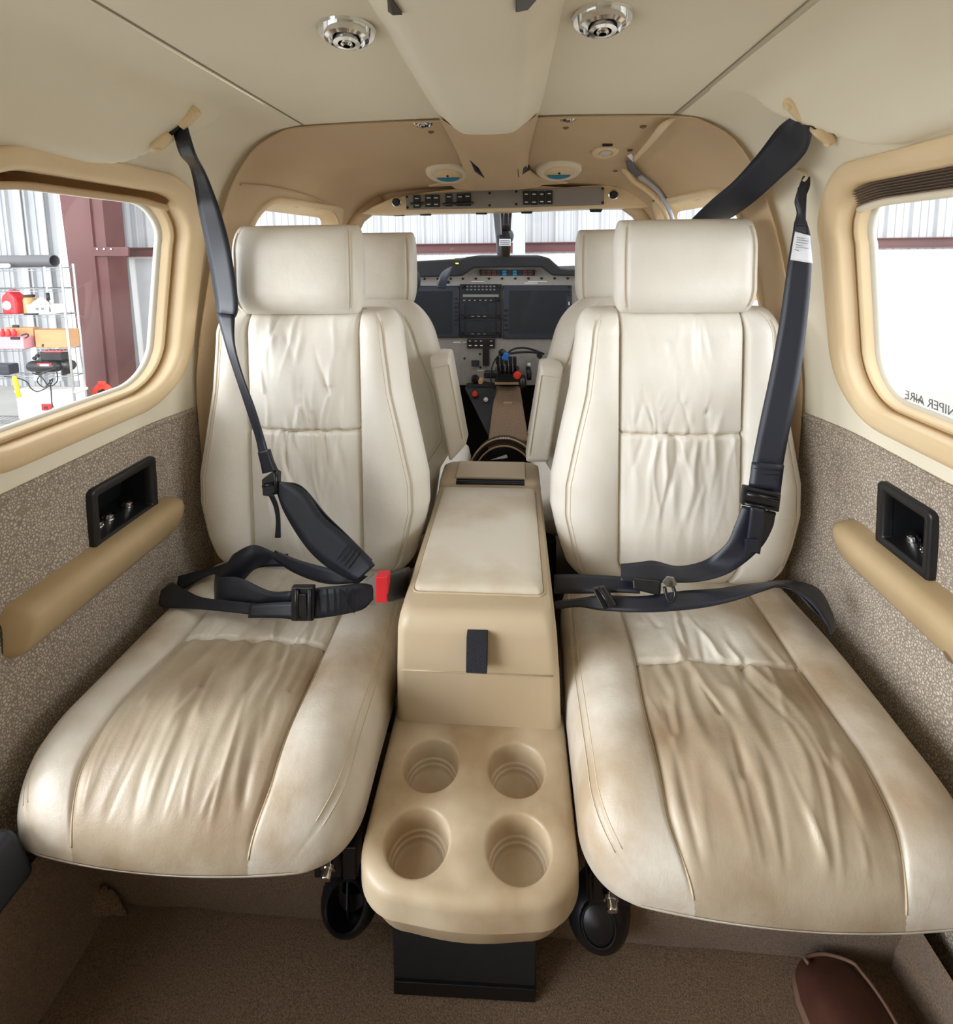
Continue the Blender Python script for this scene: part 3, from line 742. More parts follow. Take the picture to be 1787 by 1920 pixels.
# ------------------------------------------------------------------ centre console
con = empty('center_console', (0, .9, 0)); tag(con, 'tan plastic centre console with four cup wells and a padded armrest lid', 'console')
CX = -.005
def cup_deck():
    ZT = .300; y0, y1 = .534, .795; hx = .1375; r = .058
    def outline(off, z, rr=r):
        pts = []; n = 10
        # rounded front corners (towards the viewer), square rear
        for k in range(n+1): a = PI+k*(PI/2)/n; pts.append((CX-hx-off+rr+rr*math.cos(a), y0-off+rr+rr*math.sin(a)))
        for k in range(1, 8): pts.append((CX-hx-off+rr+(2*(hx+off)-2*rr)*k/8, y0-off-.006*math.sin(k/8*PI)))
        for k in range(n+1): a = 1.5*PI+k*(PI/2)/n; pts.append((CX+hx+off-rr+rr*math.cos(a), y0-off+rr+rr*math.sin(a)))
        for k in range(1, 5): pts.append((CX+hx+off, y0+rr+(y1-y0-rr)*k/4))
        for k in range(1, 8): pts.append((CX+hx+off-(2*(hx+off))*k/8, y1))
        for k in range(0, 4): pts.append((CX-hx-off, y1-(y1-y0-rr)*k/4))
        return [Vector((x, y, z)) for x, y in pts]
    cups = [(CX-.0665, .592), (CX+.0625, .592), (CX-.065, .695), (CX+.0605, .695)]
    CR = .0405
    bm = bmesh.new()
    def addloop(pts):
        V = [bm.verts.new(p) for p in pts]; return V, [bm.edges.new((V[i], V[(i+1) % len(V)])) for i in range(len(V))]
    top, e0 = addloop(outline(-.012, ZT)); edges = list(e0); cl = []
    for cx, cy in cups:
        V, e = addloop([Vector((cx+(CR+.004)*math.cos(2*PI*k/40), cy+(CR+.004)*math.sin(2*PI*k/40), ZT)) for k in range(40)]); edges += e; cl.append((V, cx, cy))
    bmesh.ops.triangle_fill(bm, use_beauty=True, use_dissolve=False, edges=edges)
    def strip(A, B):
        for i in range(len(A)):
            try: bm.faces.new((A[i], A[(i+1) % len(A)], B[(i+1) % len(B)], B[i]))
            except ValueError: pass
    prev = top
    for off, z in ((-.007, ZT-.0012), (-.003, ZT-.004), (-.0005, ZT-.008), (.0005, ZT-.014), (.001, ZT-.038), (-.005, ZT-.040), (-.008, ZT-.041), (-.010, ZT-.068), (-.018, ZT-.076), (-.04, ZT-.078)):
        cur = [bm.verts.new(p) for p in outline(off, z)]; strip(prev, cur); prev = cur
    bm.faces.new(prev)
    for V, cx, cy in cl:
        prev = V
        for rr, z in ((CR+.0018, ZT-.0012), (CR, ZT-.004), (CR-.001, ZT-.018), (CR-.002, ZT-.030), (CR-.0045, ZT-.0315), (CR-.005, ZT-.036), (CR-.0075, ZT-.0375), (CR-.008, ZT-.042), (CR-.012, ZT-.045)):
            cur = [bm.verts.new(Vector((cx+rr*math.cos(2*PI*k/40), cy+rr*math.sin(2*PI*k/40), z))) for k in range(40)]; strip(prev, cur); prev = cur
        bm.faces.new(prev)
    bmesh.ops.recalc_face_normals(bm, faces=bm.faces)
    me = D.meshes.new('cup_deck'); bm.to_mesh(me); bm.free(); me.polygons.foreach_set('use_smooth', [True]*len(me.polygons)); me.set_sharp_from_angle(angle=.9)
    me.materials.append(M['console_deck']); return link('cup_deck', me, con)
cup_deck()['label'] = 'tan cup holder deck with four round wells'
def crect(hx, y0, y1, z, r=.016): return [Vector((x, y, z)) for x, y in rrect(CX, (y0+y1)/2, hx, (y1-y0)/2, r, 5)]
con_body = loft('console_body', [crect(.128, .772, 1.225, .16), crect(.1335, .766, 1.23, .285, .014), crect(.1315, .759, 1.23, .315), crect(.128, .752, 1.228, .40), crect(.1275, .751, 1.228, .402), crect(.123, .743, 1.225, .470), crect(.120, .746, 1.223, .488, .018), crect(.115, .755, 1.218, .4975, .018), crect(.108, .764, 1.212, .500, .016)], 'console', con, autos=.6)
# concave fillet where the tower meets the cup deck
fil = [[Vector((CX+x, .766-.016*math.cos(a), .2985+.016*(1-math.sin(a)))) for x in [-.126+.252*k/12 for k in range(13)]] for a in [k*PI/2/6 for k in range(7)]]
tube('parting_line', [(CX+x, .7505, .4015) for x in (-.118, -.05, 0, .05, .118)], .0012, 'console_deck', con, 6)
loft('lid', [[Vector((CX+x*sx, .985+y*sy, z)) for x, y in rrect(0, 0, .105, .186, .010, 6)] for sx, sy, z in ((.985, .99, .497), (1.0, 1.0, .500), (1.0, 1.0, .504), (.985, .99, .508), (.93, .955, .5115), (.75, .8, .5135), (.4, .5, .5145))], 'lid_leather', con)['label'] = 'padded cream leather armrest lid'
tube('lid_gap', [(CX+x, .985+y, .5006) for x, y in rrect(0, 0, .107, .188, .011, 6)]+[(CX+.107, .985+.177, .5006)], .0018, 'console', con, 6)
loft('rear_tray', [crect(.119, 1.185, 1.318, .30, .02), crect(.121, 1.185, 1.320, .49, .02), crect(.119, 1.187, 1.318, .506, .022), crect(.110, 1.195, 1.308, .513, .02)], 'console', con)
box('tray_lid', (CX+.002, 1.256, .513), (.168, .098, .008), 'console', con, .003)
for k, m in enumerate(('black_plastic', 'bezel', 'black_plastic')): box('tray_slat', (CX+.002, 1.199-.0055*k, .5135-.002*k), (.160, .0045, .005), m, con, .001)
box('tray_seam', (CX-.084, 1.256, .5135), (.002, .10, .002), 'console', con, 0); box('tray_seam', (CX+.088, 1.256, .5135), (.002, .10, .002), 'console', con, 0)
q = [Py(876, 1182, .742), Py(915, 1183, .742), Py(914, 1251, .742), Py(875, 1249, .742)]
hexa('foam_pull', [p+Vector((0, -.014, 0)) for p in q]+[p+Vector((0, .010, 0)) for p in q], 'foam', con, .0015)['label'] = 'small charcoal foam block stuck to the front face'
ped = empty('pedestal_base', (-.02, .7, 0)); tag(ped, 'flat black panel box under the cup holder end of the console', 'box')
hexa('base_box', [(-.120, .630, 0), (.082, .634, 0), (.082, .765, 0), (-.120, .765, 0), (-.122, .640, .223), (.084, .644, .223), (.084, .765, .223), (-.122, .765, .223)], 'black_matte', ped, .003)
hexa('kick_strip', [(-.119, .6255, .004), (.081, .6295, .004), (.081, .635, .004), (-.119, .631, .004), (-.119, .6265, .024), (.081, .6305, .024), (.081, .637, .024), (-.119, .633, .024)], 'black_plastic', ped, .001)
# spar tunnel behind, under the console
box('tunnel', (0, 1.10, .075), (.18, .62, .15), 'carpet', floor, .01)['label'] = 'carpeted tunnel below the console'

# ------------------------------------------------------------------ side armrests and jack recesses
def side_armrest(s, ya, yb, z, label):
    root = empty('side_armrest', (s*.6, (ya+yb)/2, z)); tag(root, label, 'armrest')
    prof = [(.0, -.070), (.016, -.066), (.030, -.050), (.040, -.028), (.044, -.012), (.040, .0), (.026, .006), (.012, .008), (-.004, .010)]
    rings = []; N = 40
    for i in range(N+1):
        t = i/N; y = ya+(yb-ya)*t; e = min(1, rnd((1-t)*(yb-ya)+1e-4, .045)*.999+.001); e2 = min(1, rnd(t*(yb-ya)+1e-4, .02)); k = min(e, e2)
        rings.append([Vector((s*(wallx(y, z)-d*k-.0), y, z-.03+(dz+.03)*(.55+.45*k))) for d, dz in prof])
    loft('arm_pad', rings, 'arm_tan', root, closed=False)
    return root
AL = side_armrest(-1, .622, .990, .562, 'tan moulded armrest on the side panel below the three-jack recess')
AR = side_armrest(1, .30, .945, .570, 'tan moulded armrest with a small hole, on the side panel by the two-jack recess')
lathe('screw_hole', [(0, .0005), (.006, .0005), (.007, 0)], 'seam_dark', AR, Px(1778, 1232, .571), (-1, 0, -.4), 16)
def jack_recess(s, y0, y1, z0, z1, jacks, label):
    cy, cz = (y0+y1)/2, (z0+z1)/2; hy, hz = (y1-y0)/2, (z1-z0)/2
    root = empty('jack_recess', (s*wallx(cy, cz), cy, z0)); tag(root, label, 'jack panel')
    sh = .10 if s < 0 else .10
    def lp(o, d, r=.010): return [Vector((s*(wallx(y, z)-d), y, z)) for y, z in rrect(cy, cz, hy+o, hz+o, max(.003, r+o), 5)]
    loft('bezel', [lp(0, -.004), lp(0, .007), lp(-.002, .010), lp(-.014, .009), lp(-.016, .006), lp(-.017, -.004)], 'black_plastic', root, caps=False)
    # pocket: sloping floor carrying the jacks
    X = lambda d: s*(wallx(cy, cz)-d)
    a = [(y0+.015, z0+.016), (y1-.015, z0+.016), (y1-.015, z1-.015), (y0+.015, z1-.015)]
    f = [Vector((X(.004), y, z)) for y, z in a]; g = [Vector((X(-.052), y0+.02, z0+.034)), Vector((X(-.052), y1-.02, z0+.034)), Vector((X(-.040), y1-.02, z1-.02)), Vector((X(-.040), y0+.02, z1-.02))]
    mesh('pocket', f+g, [(4, 5, 6, 7), (0, 1, 5, 4), (1, 2, 6, 5), (2, 3, 7, 6), (3, 0, 4, 7)], 'black_plastic', root, smooth=False)
    for t in jacks:
        p = Vector((X(-.020), y0+.02+(y1-y0-.04)*t, z0+.026)); ax = Vector((-s*.35, 0, 1))
        j = lathe('jack', [(0, .006), (.0035, .006), (.0035, .010), (.0072, .010), (.0080, .007), (.0085, .002), (.0098, .0015), (.010, -.004)], 'chrome', root, p, ax, 20)
        lathe('jack_hole', [(0, .0108), (.0042, .0108), (.0042, .004)], 'black_plastic', j, p, ax, 16)
    return root
JL = jack_recess(-1, .782, .940, .560, .668, (.18, .40, .80), 'black recessed panel with three headset jacks in the fabric')
JR = jack_recess(1, .745, .858, .574, .680, (.30, .72), 'black recessed panel with two headset jacks in the fabric')

# ------------------------------------------------------------------ belt anchors on the headliner
def anchor(s, pa, pb, label):
    root = empty('belt_anchor', (s*.5, .9, 1.24)); tag(root, label, 'belt guide')
    A = mhit(walls[s], *pa, .010); B = mhit(walls[s], *pb, .010)
    d = (B-A).normalized(); 
    tube('guide_bar', [A.lerp(B, t) for t in (0, .03, .08, .3, .42)], [.003, .007, .0085, .0095, .0085], 'frame_tan', root, 10)
    tube('guide_bar', [A.lerp(B, t) for t in (.62, .72, .92, .97, 1)], [.0085, .0095, .0085, .007, .003], 'frame_tan', root, 10)
    for t in (.06, .94):
        p = A.lerp(B, t); lathe('guide_screw', [(0, .010), (.004, .0095), (.0055, .007), (.0055, 0)], 'frame_tan', root, p, (-s*.6, -.3, -.7), 12)
    # slot bar between the two halves
    tube('slot', [A.lerp(B, .36), A.lerp(B, .68)], .0035, 'rubber', root, 8)
    return root, A, B
ancL, aL0, aL1 = anchor(-1, (372, 203), (287, 281), 'tan belt guide on the headliner above the storage rack window')
ancR, aR0, aR1 = anchor(1, (1474, 188), (1560, 267), 'tan belt guide on the headliner above the lettered window')

# ------------------------------------------------------------------ seat belts
def sec(*s):    # ((x,y,depth),(x,y,depth)) pixel pairs to world pairs
    return [(Py(*a), Py(*b)) for a, b in s]
bL = empty('seat_belt', (-.36, .95, .42)); tag(bL, 'dark webbing belt buckled across the seat, red release button on its buckle', 'seat belt')
strap('shoulder_strap', [(aL0.lerp(aL1, .66)+Vector((.004, .006, .006)), aL0.lerp(aL1, .38)+Vector((.004, .006, .006)))] + sec(((338, 290, aL1.y+.03), (366, 286, aL0.y+.0)), ((358, 318, .925), (388, 330, .925)), ((374, 400, .955), (414, 400, .945)), ((392, 490, .975), (432, 470, .96)), ((405, 570, .975), (446, 572, .962)), ((411, 600, .955), (436, 604, .952))), 'webbing', bL)
strap('shoulder_strap', sec(((406, 586, .958), (440, 590, .952)), ((424, 650, .935), (440, 646, .925)), ((444, 712, .925), (456, 706, .915)), ((464, 772, .92), (478, 766, .908)), ((480, 822, .915), (494, 818, .905)), ((486, 850, .905), (502, 846, .895))), 'webbing', bL)
strap('strap_end', sec(((485, 848, .895), (505, 842, .885)), ((490, 868, .89), (512, 864, .88)), ((494, 888, .885), (520, 882, .875))), 'webbing', bL, .005)
a1 = empty('x', (0, 0, 0)); D.objects.remove(a1)
adj = poly_plate('adjuster', [(490, 900), (512, 885), (521, 890), (520, 925), (508, 932), (492, 930)], .872, .016, 'black_plastic', bL, .002)
tube('adjuster_bar', [Py(516, 888, .868), Py(518, 926, .868)], .003, 'black_metal', adj, 8)
tube('adjuster_bar', [Py(492, 912, .868), Py(512, 908, .868)], .0025, 'black_metal', adj, 8)
strap('strap_tail', sec(((504, 928, .872), (512, 926, .868)), ((514, 950, .875), (521, 948, .87)), ((518, 975, .88), (525, 975, .876)), ((516, 1008, .885), (526, 1008, .882))), 'webbing', bL, .0025)
strap('shoulder_strap', sec(((520, 925, .872), (522, 902, .870)), ((532, 958, .865), (545, 908, .868)), ((556, 1000, .86), (575, 925, .865)), ((582, 1035, .855), (606, 968, .86)), ((612, 1062, .85), (648, 1004, .855)), ((645, 1082, .845), (684, 1036, .85)), ((668, 1092, .84), (703, 1060, .845))), 'webbing', bL)
strap('shoulder_strap', sec(((524, 912, .880), (524, 903, .880)), ((560, 940, .882), (566, 912, .882)), ((606, 985, .880), (612, 965, .880)), ((640, 1012, .870), (648, 1000, .870)), ((690, 1058, .86), (698, 1050, .86))), 'webbing', bL)
for o in range(4):
    t = o*7; tube('bar_tack', [Py(632+t, 1050+t*.75, .844), Py(655+t, 1018+t*.8, .848)], .0008, 'thread', bL, 5)
# lap webbing: low loop from the wall side, twisted back over the cushion
strap('lap_strap', sec(((302, 1108, .90), (322, 1092, .92)), ((300, 1136, .872), (352, 1108, .88)), ((330, 1140, .855), (380, 1120, .858)), ((380, 1143, .845), (430, 1126, .845)), ((450, 1150, .830), (480, 1132, .832)), ((520, 1158, .815), (540, 1140, .818)), ((556, 1162, .81), (556, 1136, .815))), 'webbing', bL)
strap('lap_strap', sec(((330, 1112, .93), (335, 1080, .955)), ((400, 1076, .93), (420, 1058, .945)), ((404, 1104, .905), (440, 1038, .92)), ((446, 1098, .905), (476, 1022, .915)), ((480, 1066, .92), (520, 1038, .925)), ((540, 1062, .915), (540, 1038, .925))), 'webbing', bL)
strap('lap_strap', sec(((402, 1104, .90), (404, 1080, .91)), ((408, 1140, .862), (412, 1082, .868)), ((450, 1148, .845), (450, 1084, .858)), ((500, 1146, .835), (505, 1108, .842)), ((548, 1142, .825), (548, 1108, .832))), 'webbing', bL)
strap('lap_strap', sec(((510, 1046, .925), (516, 1032, .93)), ((552, 1074, .905), (560, 1050, .91)), ((610, 1094, .885), (620, 1066, .89)), ((672, 1094, .865), (690, 1080, .87))), 'webbing', bL)
strap('lap_strap', sec(((570, 1160, .808), (572, 1104, .818)), ((600, 1158, .806), (602, 1102, .816)), ((640, 1152, .808), (642, 1098, .818)), ((680, 1142, .815), (680, 1094, .825)), ((700, 1124, .822), (700, 1098, .83))), 'webbing', bL, .004)
for x in (596, 612, 626, 636, 650, 662): tube('bar_tack', [Py(x, 1104, .8125), Py(x+2, 1150, .803)], .0008, 'thread', bL, 5)
tube('bar_tack', [Py(638, 1106, .8125), Py(662, 1144, .805)], .0008, 'thread', bL, 5); tube('bar_tack', [Py(662, 1104, .813), Py(638, 1146, .803)], .0008, 'thread', bL, 5)
strap('strap_end', sec(((466, 1158, .818), (468, 1134, .822)), ((510, 1158, .812), (512, 1130, .818)), ((552, 1160, .806), (552, 1128, .814))), 'webbing', bL, .003)
la = px_plate('adjuster', 545, 1102, 588, 1166, .800, .012, 'black_plastic', bL, .003)
box('adjuster_slot', Py(566, 1134, .799), (.018, .004, .040), 'black_metal', la, .001); tube('adjuster_bar', [Py(556, 1106, .797), Py(556, 1162, .797)], .0035, 'black_metal', la, 8); tube('adjuster_bar', [Py(580, 1106, .797), Py(580, 1162, .797)], .003, 'bezel', la, 8)
tg = poly_plate('latch_tongue', [(684, 1090), (702, 1076), (712, 1086), (714, 1118), (704, 1134), (692, 1136), (704, 1118), (698, 1098)], .823, .003, 'steel', bL); tg['label'] = 'bare metal latch tongue'
bu = empty('buckle_tmp'); D.objects.remove(bu)
bk = hexa('buckle', [Py(720, 1082, .80), Py(727, 1132, .785), Py(760, 1124, .83), Py(762, 1070, .845)] + [Py(740, 1070, .86), Py(745, 1118, .85), Py(770, 1110, .88), Py(770, 1060, .89)], 'black_plastic', bL, .004); bk['label'] = 'black buckle housing'
px_plate('release_button', 704, 1082, 727, 1131, .792, .02, 'red_button', bk, .002)['label'] = 'red release button'
strap('buckle_strap', sec(((752, 1112, .86), (752, 1072, .87)), ((775, 1105, .93), (775, 1065, .95))), 'webbing', bL)

bR = empty('seat_belt', (.38, .95, .42)); tag(bR, 'dark harness hanging from a wall hook with a white printed tag near its top', 'seat belt')
up = strap('upper_strap', [(aR0.lerp(aR1, .36)+Vector((-.004, .008, .006)), aR0.lerp(aR1, .70)+Vector((-.004, .008, .006)))] + sec(((1462, 236, .915), (1508, 290, .90)), ((1420, 290, .97), (1455, 342, .965)), ((1375, 340, 1.03), (1412, 380, 1.025)), ((1335, 374, 1.09), (1378, 404, 1.085)), ((1296, 412, 1.15), (1350, 420, 1.145)), ((1270, 440, 1.18), (1325, 450, 1.18))), 'webbing', bR)
up['label'] = 'strap running from the headliner guide down behind the headrest'
strap('hung_strap', sec(((1506, 330, .962), (1519, 332, .962)), ((1496, 355, .962), (1518, 352, .958)), ((1490, 378, .96), (1507, 380, .952)), ((1494, 400, .958), (1508, 402, .95)), ((1489, 420, .957), (1514, 420, .945)), ((1486, 440, .955), (1520, 445, .94)), ((1476, 500, .95), (1522, 500, .935)), ((1462, 600, .945), (1514, 600, .93)), ((1444, 700, .935), (1500, 706, .92)), ((1425, 790, .92), (1482, 800, .905)), ((1410, 870, .90), (1468, 876, .89)), ((1405, 918, .89), (1464, 925, .88))), 'webbing', bR, n=8)
strap('tangled_fold', sec(((1496, 352, .955), (1515, 336, .952)), ((1493, 372, .952), (1512, 372, .950)), ((1500, 398, .950), (1511, 410, .945)), ((1492, 424, .950), (1512, 424, .942))), 'webbing', bR)
tgw = strap('printed_tag', sec(((1491, 434, .948), (1519, 442, .934)), ((1487, 455, .947), (1521, 462, .933)), ((1482, 487, .944), (1524, 494, .930))), 'tag_white', bR, .0015); tgw['label'] = 'white sewn-on tag with small print'
for k, (l, r) in enumerate(((1494, 1508), (1494, 1516), (1493, 1514), (1492, 1505), (1492, 1516), (1490, 1498))):
    tube('print_line', [Py(l, 445+k*4.5, .9395+.0012), Py(r, 448+k*4.5, .9335-.0005)], .0006, 'tag_print', tgw, 4)
hook = tube('wall_hook', [Py(1496, 318, .985), Py(1508, 322, .975), Py(1512, 332, .962), Py(1506, 340, .962)], .003, 'frame_tan', None, 8, 4); tag(hook, 'small tan hook on the side liner holding the harness loop', 'hook')
strap('strap_end', sec(((1410, 866, .885), (1470, 872, .875)), ((1404, 912, .878), (1464, 918, .868))), 'webbing', bR, .004)
for k in range(4): tube('bar_tack', [Py(1414-k*2, 878+k*9, .8815-.001), Py(1462-k*2, 882+k*9, .8715-.001)], .0008, 'thread', bR, 5)
ra = poly_plate('adjuster', [(1396, 912), (1466, 926), (1462, 962), (1391, 948)], .868, .012, 'black_plastic', bR, .003)
tube('adjuster_bar', [Py(1400, 926, .864), Py(1460, 938, .864)], .004, 'black_metal', ra, 8); tube('adjuster_bar', [Py(1396, 944, .864), Py(1456, 956, .864)], .003, 'black_metal', ra, 8)
strap('tail_strap', sec(((1408, 950, .862), (1436, 956, .862)), ((1404, 985, .862), (1432, 992, .862)), ((1397, 1030, .865), (1424, 1038, .865))), 'webbing', bR, .004)
px_plate('tail_fold', 1398, 1012, 1424, 1036, .858, .006, 'webbing', bR, .001)
strap('lower_strap', sec(((1392, 948, .88), (1454, 960, .875)), ((1378, 985, .875), (1448, 990, .872)), ((1360, 1022, .875), (1424, 1030, .868)), ((1318, 1052, .885), (1372, 1072, .862)), ((1270, 1062, .885), (1310, 1090, .85)), ((1226, 1052, .885), (1240, 1092, .85)), ((1195, 1055, .885), (1196, 1092, .848)), ((1164, 1058, .885), (1164, 1088, .85))), 'webbing', bR)
strap('lower_strap', sec(((1455, 962, .885), (1440, 956, .885)), ((1440, 1005, .885), (1424, 1010, .88)), ((1405, 1042, .885), (1390, 1048, .88))), 'webbing', bR)
strap('buckle_strap', sec(((1040, 1078, .93), (1040, 1112, .90)), ((1100, 1078, .90), (1100, 1112, .87)), ((1160, 1082, .875), (1160, 1110, .848)), ((1200, 1086, .862), (1200, 1112, .84))), 'webbing', bR, .004)
b2 = hexa('buckle', [Py(1185, 1085, .84), Py(1240, 1090, .835), Py(1238, 1118, .825), Py(1186, 1106, .835), Py(1185, 1080, .87), Py(1240, 1086, .865), Py(1240, 1110, .86), Py(1186, 1100, .86)], 'black_plastic', bR, .004)
poly_plate('latch_tongue', [(1243, 1092), (1252, 1082), (1264, 1084), (1270, 1096), (1262, 1102), (1250, 1100)], .832, .003, 'steel', b2)
tube('buckle_loop', [Py(1246, 1100, .826), Py(1250, 1118, .82), Py(1258, 1130, .815), Py(1266, 1116, .82), Py(1262, 1100, .826)], .003, 'black_metal', b2, 8, 4)
strap('lap_strap', sec(((1040, 1128, .88), (1040, 1142, .865)), ((1085, 1122, .865), (1085, 1138, .852)), ((1130, 1116, .85), (1130, 1145, .835)), ((1200, 1118, .835), (1210, 1148, .815)), ((1280, 1108, .842), (1300, 1142, .82)), ((1345, 1104, .855), (1370, 1128, .83)), ((1400, 1096, .87), (1430, 1108, .85)), ((1450, 1092, .89), (1470, 1098, .87)), ((1498, 1096, .90), (1498, 1116, .865)), ((1540, 1118, .90), (1522, 1142, .85)), ((1562, 1160, .88), (1548, 1166, .84))), 'webbing', bR)
strap('lap_strap', sec(((1440, 1100, .90), (1440, 1090, .915)), ((1480, 1104, .875), (1490, 1090, .91)), ((1520, 1130, .855), (1535, 1105, .90)), ((1550, 1170, .825), (1560, 1150, .86)), ((1558, 1190, .81), (1566, 1180, .83))), 'webbing', bR)
ad2 = hexa('adjuster', [Py(1110, 1104, .83), Py(1134, 1100, .835), Py(1158, 1136, .815), Py(1130, 1144, .808), Py(1110, 1100, .85), Py(1134, 1096, .855), Py(1158, 1132, .835), Py(1130, 1140, .83)], 'black_plastic', bR, .003)
tube('adjuster_bar', [Py(1122, 1102, .828), Py(1146, 1140, .807)], .003, 'black_metal', ad2, 8)

# ------------------------------------------------------------------ headliner fixtures
VENTP = [(.0, .0035), (.010, .004), (.0105, .010), (.0165, .0095), (.0175, .004), (.0215, .0045), (.0225, .008), (.027, .0065), (.0285, .002), (.034, .0025), (.036, .0)]
def air_vent(p, ax, sc, label):
    o = lathe('air_vent', [(r*sc, h*sc*1.7) for r, h in VENTP], 'chrome', None, p, ax, 36, autos=.5); tag(o, label, 'air vent', 'chrome eyeball air vents')
    lathe('nozzle', [(0, .004*sc), (.0042*sc, .004*sc), (.0045*sc, .020*sc), (.0075*sc, .018*sc), (.0095*sc, .010*sc), (.0095*sc, 0)], 'chrome', o, p, ax, 20); return o
p = Pz(650, 57, 1.2995); air_vent(p, (0, -.12, -1), .92, 'large chrome air vent in the cabin headliner above the belted seat')
p = Pz(1130, 33, 1.2995); air_vent(p, (0, -.12, -1), .92, 'large chrome air vent in the cabin headliner above the hung-harness seat')
air_vent(onck(793, 225, .006), (0, -.3, -1), .68, 'small chrome air vent in the tan liner on the pilot side')
air_vent(onck(1066, 214, .006), (0, -.3, -1), .68, 'small chrome air vent in the tan liner on the copilot side')
for i, (a, b) in enumerate(((808, 247), (1061, 239), (1206, 237), (1154, 320), (1181, 281), (1228, 376), (1233, 214))):
    p = onck(a, b); o = lathe('liner_screw', [(0, .0015), (.004, .0025), (.0062, .001), (.0066, 0)], 'seam_dark', trim1, p, (0, -.3, -1), 12)
def speaker(px, py, rx, label):
    p = onck(px, py, .010); root = empty('overhead_speaker', p); tag(root, label, 'speaker', 'round overhead speakers'); ax = (0, -.30, -1)
    lathe('rim', [(.0, .004), (.030, .004), (.034, .006), (.046, .0075), (.054, .005), (.058, .000), (.060, -.030)], 'speaker_white', root, p, ax, 40)
    lathe('dial', [(.0, .010), (.034, .010), (.037, .008), (.038, .003)], 'frame_tan', root, p, ax, 40)
    a = Vector(ax).normalized(); n = Vector((1, 0, 0)); b = a.cross(n)
    if b.y < 0: b = -b
    # blue half window
    vs = [p+a*.0108+n*.030*math.cos(PI*k/16)+b*.024*math.sin(PI*k/16)+b*.003 for k in range(17)]
    mesh('window_strip', vs, [tuple(range(17))], 'speaker_blue', root, smooth=False, solid=.001)['label'] = 'blue half-moon insert'
    lathe('pin', [(0, .013), (.003, .013), (.003, .009)], 'rubber', root, p-b*.008, ax, 10)
speaker(840, 325, 38, 'round white speaker with a blue half-moon insert on the pilot side')
speaker(1048, 320, 38, 'round white speaker with a blue half-moon insert on the copilot side')
p = onck(1135, 284); lt = empty('map_light', p); tag(lt, 'small round tan map light in the cockpit headliner', 'light')
lathe('rim', [(.030, -.003), (.030, .003), (.026, .006), (.018, .006), (.016, .003), (0, .002)], 'frame_tan', lt, p, (0, -.3, -1), 28); lathe('lens', [(0, .010), (.008, .009), (.013, .005), (.0135, .0)], 'gasket', lt, p, (0, -.3, -1), 20)
p = onck(1139, 271); o = box('light_switch', p, (.022, .008, .008), 'black_plastic', None, .001); tag(o, 'tiny black slide switch beside the map light', 'switch')

# overhead switch panel
ov = empty('overhead_switch_console', Py(945, 375, 1.6)); tag(ov, 'grey overhead switch panel in a tan fascia above the windscreen', 'switch console')
fa = poly_plate('fascia', [(676, 401), (700, 386), (735, 371), (800, 360), (870, 352), (940, 345), (1000, 347), (1060, 351), (1100, 348), (1140, 346), (1185, 358), (1220, 372), (1250, 391), (1236, 389), (1100, 391), (940, 397), (800, 400), (735, 403)], 1.600, .07, 'frame_tan', ov, .004)
poly_plate('fascia_back', [(668, 402), (672, 372), (700, 335), (800, 318), (1140, 312), (1215, 330), (1250, 365), (1256, 392), (1236, 389), (1100, 388), (940, 392), (800, 396), (735, 398)], 1.645, .03, 'tan_liner', ov)
poly_plate('switch_plate', [(760, 365), (945, 356), (1132, 350), (1133, 384), (945, 390), (762, 393)], 1.594, .008, 'overhead_grey', ov, .001)
for a, b in ((763, 369), (764, 389), (918, 362), (918, 385), (968, 359), (968, 383), (1130, 354), (1130, 380)): lathe('plate_screw', [(0, .003), (.003, .0025), (.004, 0)], 'rubber', ov, Py(a, b, 1.594), (0, -1, 0), 8)
for a, b, c, d in ((775, 366, 788, 390), (797, 365, 810, 388), (811, 365, 824, 388), (835, 363, 848, 387), (856, 363, 869, 386), (870, 362, 883, 386), (981, 358, 993, 384), (995, 358, 1008, 384), (1010, 358, 1022, 383), (1024, 357, 1036, 383)):
    sw = px_plate('rocker_switch', a, b, c, d, 1.588, .012, 'black_plastic', ov, .001)
    px_plate('legend', a+3, b+5, c-3, b+7, 1.587, .002, 'mark_white', sw); px_plate('legend', a+3, d-6, c-3, d-4, 1.587, .002, 'mark_white', sw)
tube('guard_bar', [Py(770, 382, 1.580), Py(794, 381, 1.580)], .004, 'black_plastic', ov, 8); tube('guard_bar', [Py(830, 383, 1.580), Py(888, 380, 1.580)], .004, 'black_plastic', ov, 8)
for a, b in ((744, 379), (1150, 365)): 
    k = lathe('knob', [(0, .016), (.009, .016), (.0115, .012), (.012, 0)], 'black_plastic', ov, Py(a, b, 1.598), (0, -1, -.1), 20); lathe('knob_ring', [(.012, .003), (.0145, .002), (.015, -.001)], 'chrome', k, Py(a, b, 1.598), (0, -1, -.1), 20)
text('placard', 'NO SMOKING', 'rubber', ov, Py(927, 355.5, 1.593), (1, 0, .01), (0, 0, 1), .0085, .0003)
for a in (735, 785, 890, 975, 1105): poly_plate('clip', [(a, 397-(a-735)*.017), (a+26, 397-(a-735)*.017), (a+22, 405-(a-735)*.020), (a+3, 405-(a-735)*.020)], 1.63, .01, 'rubber', ov)

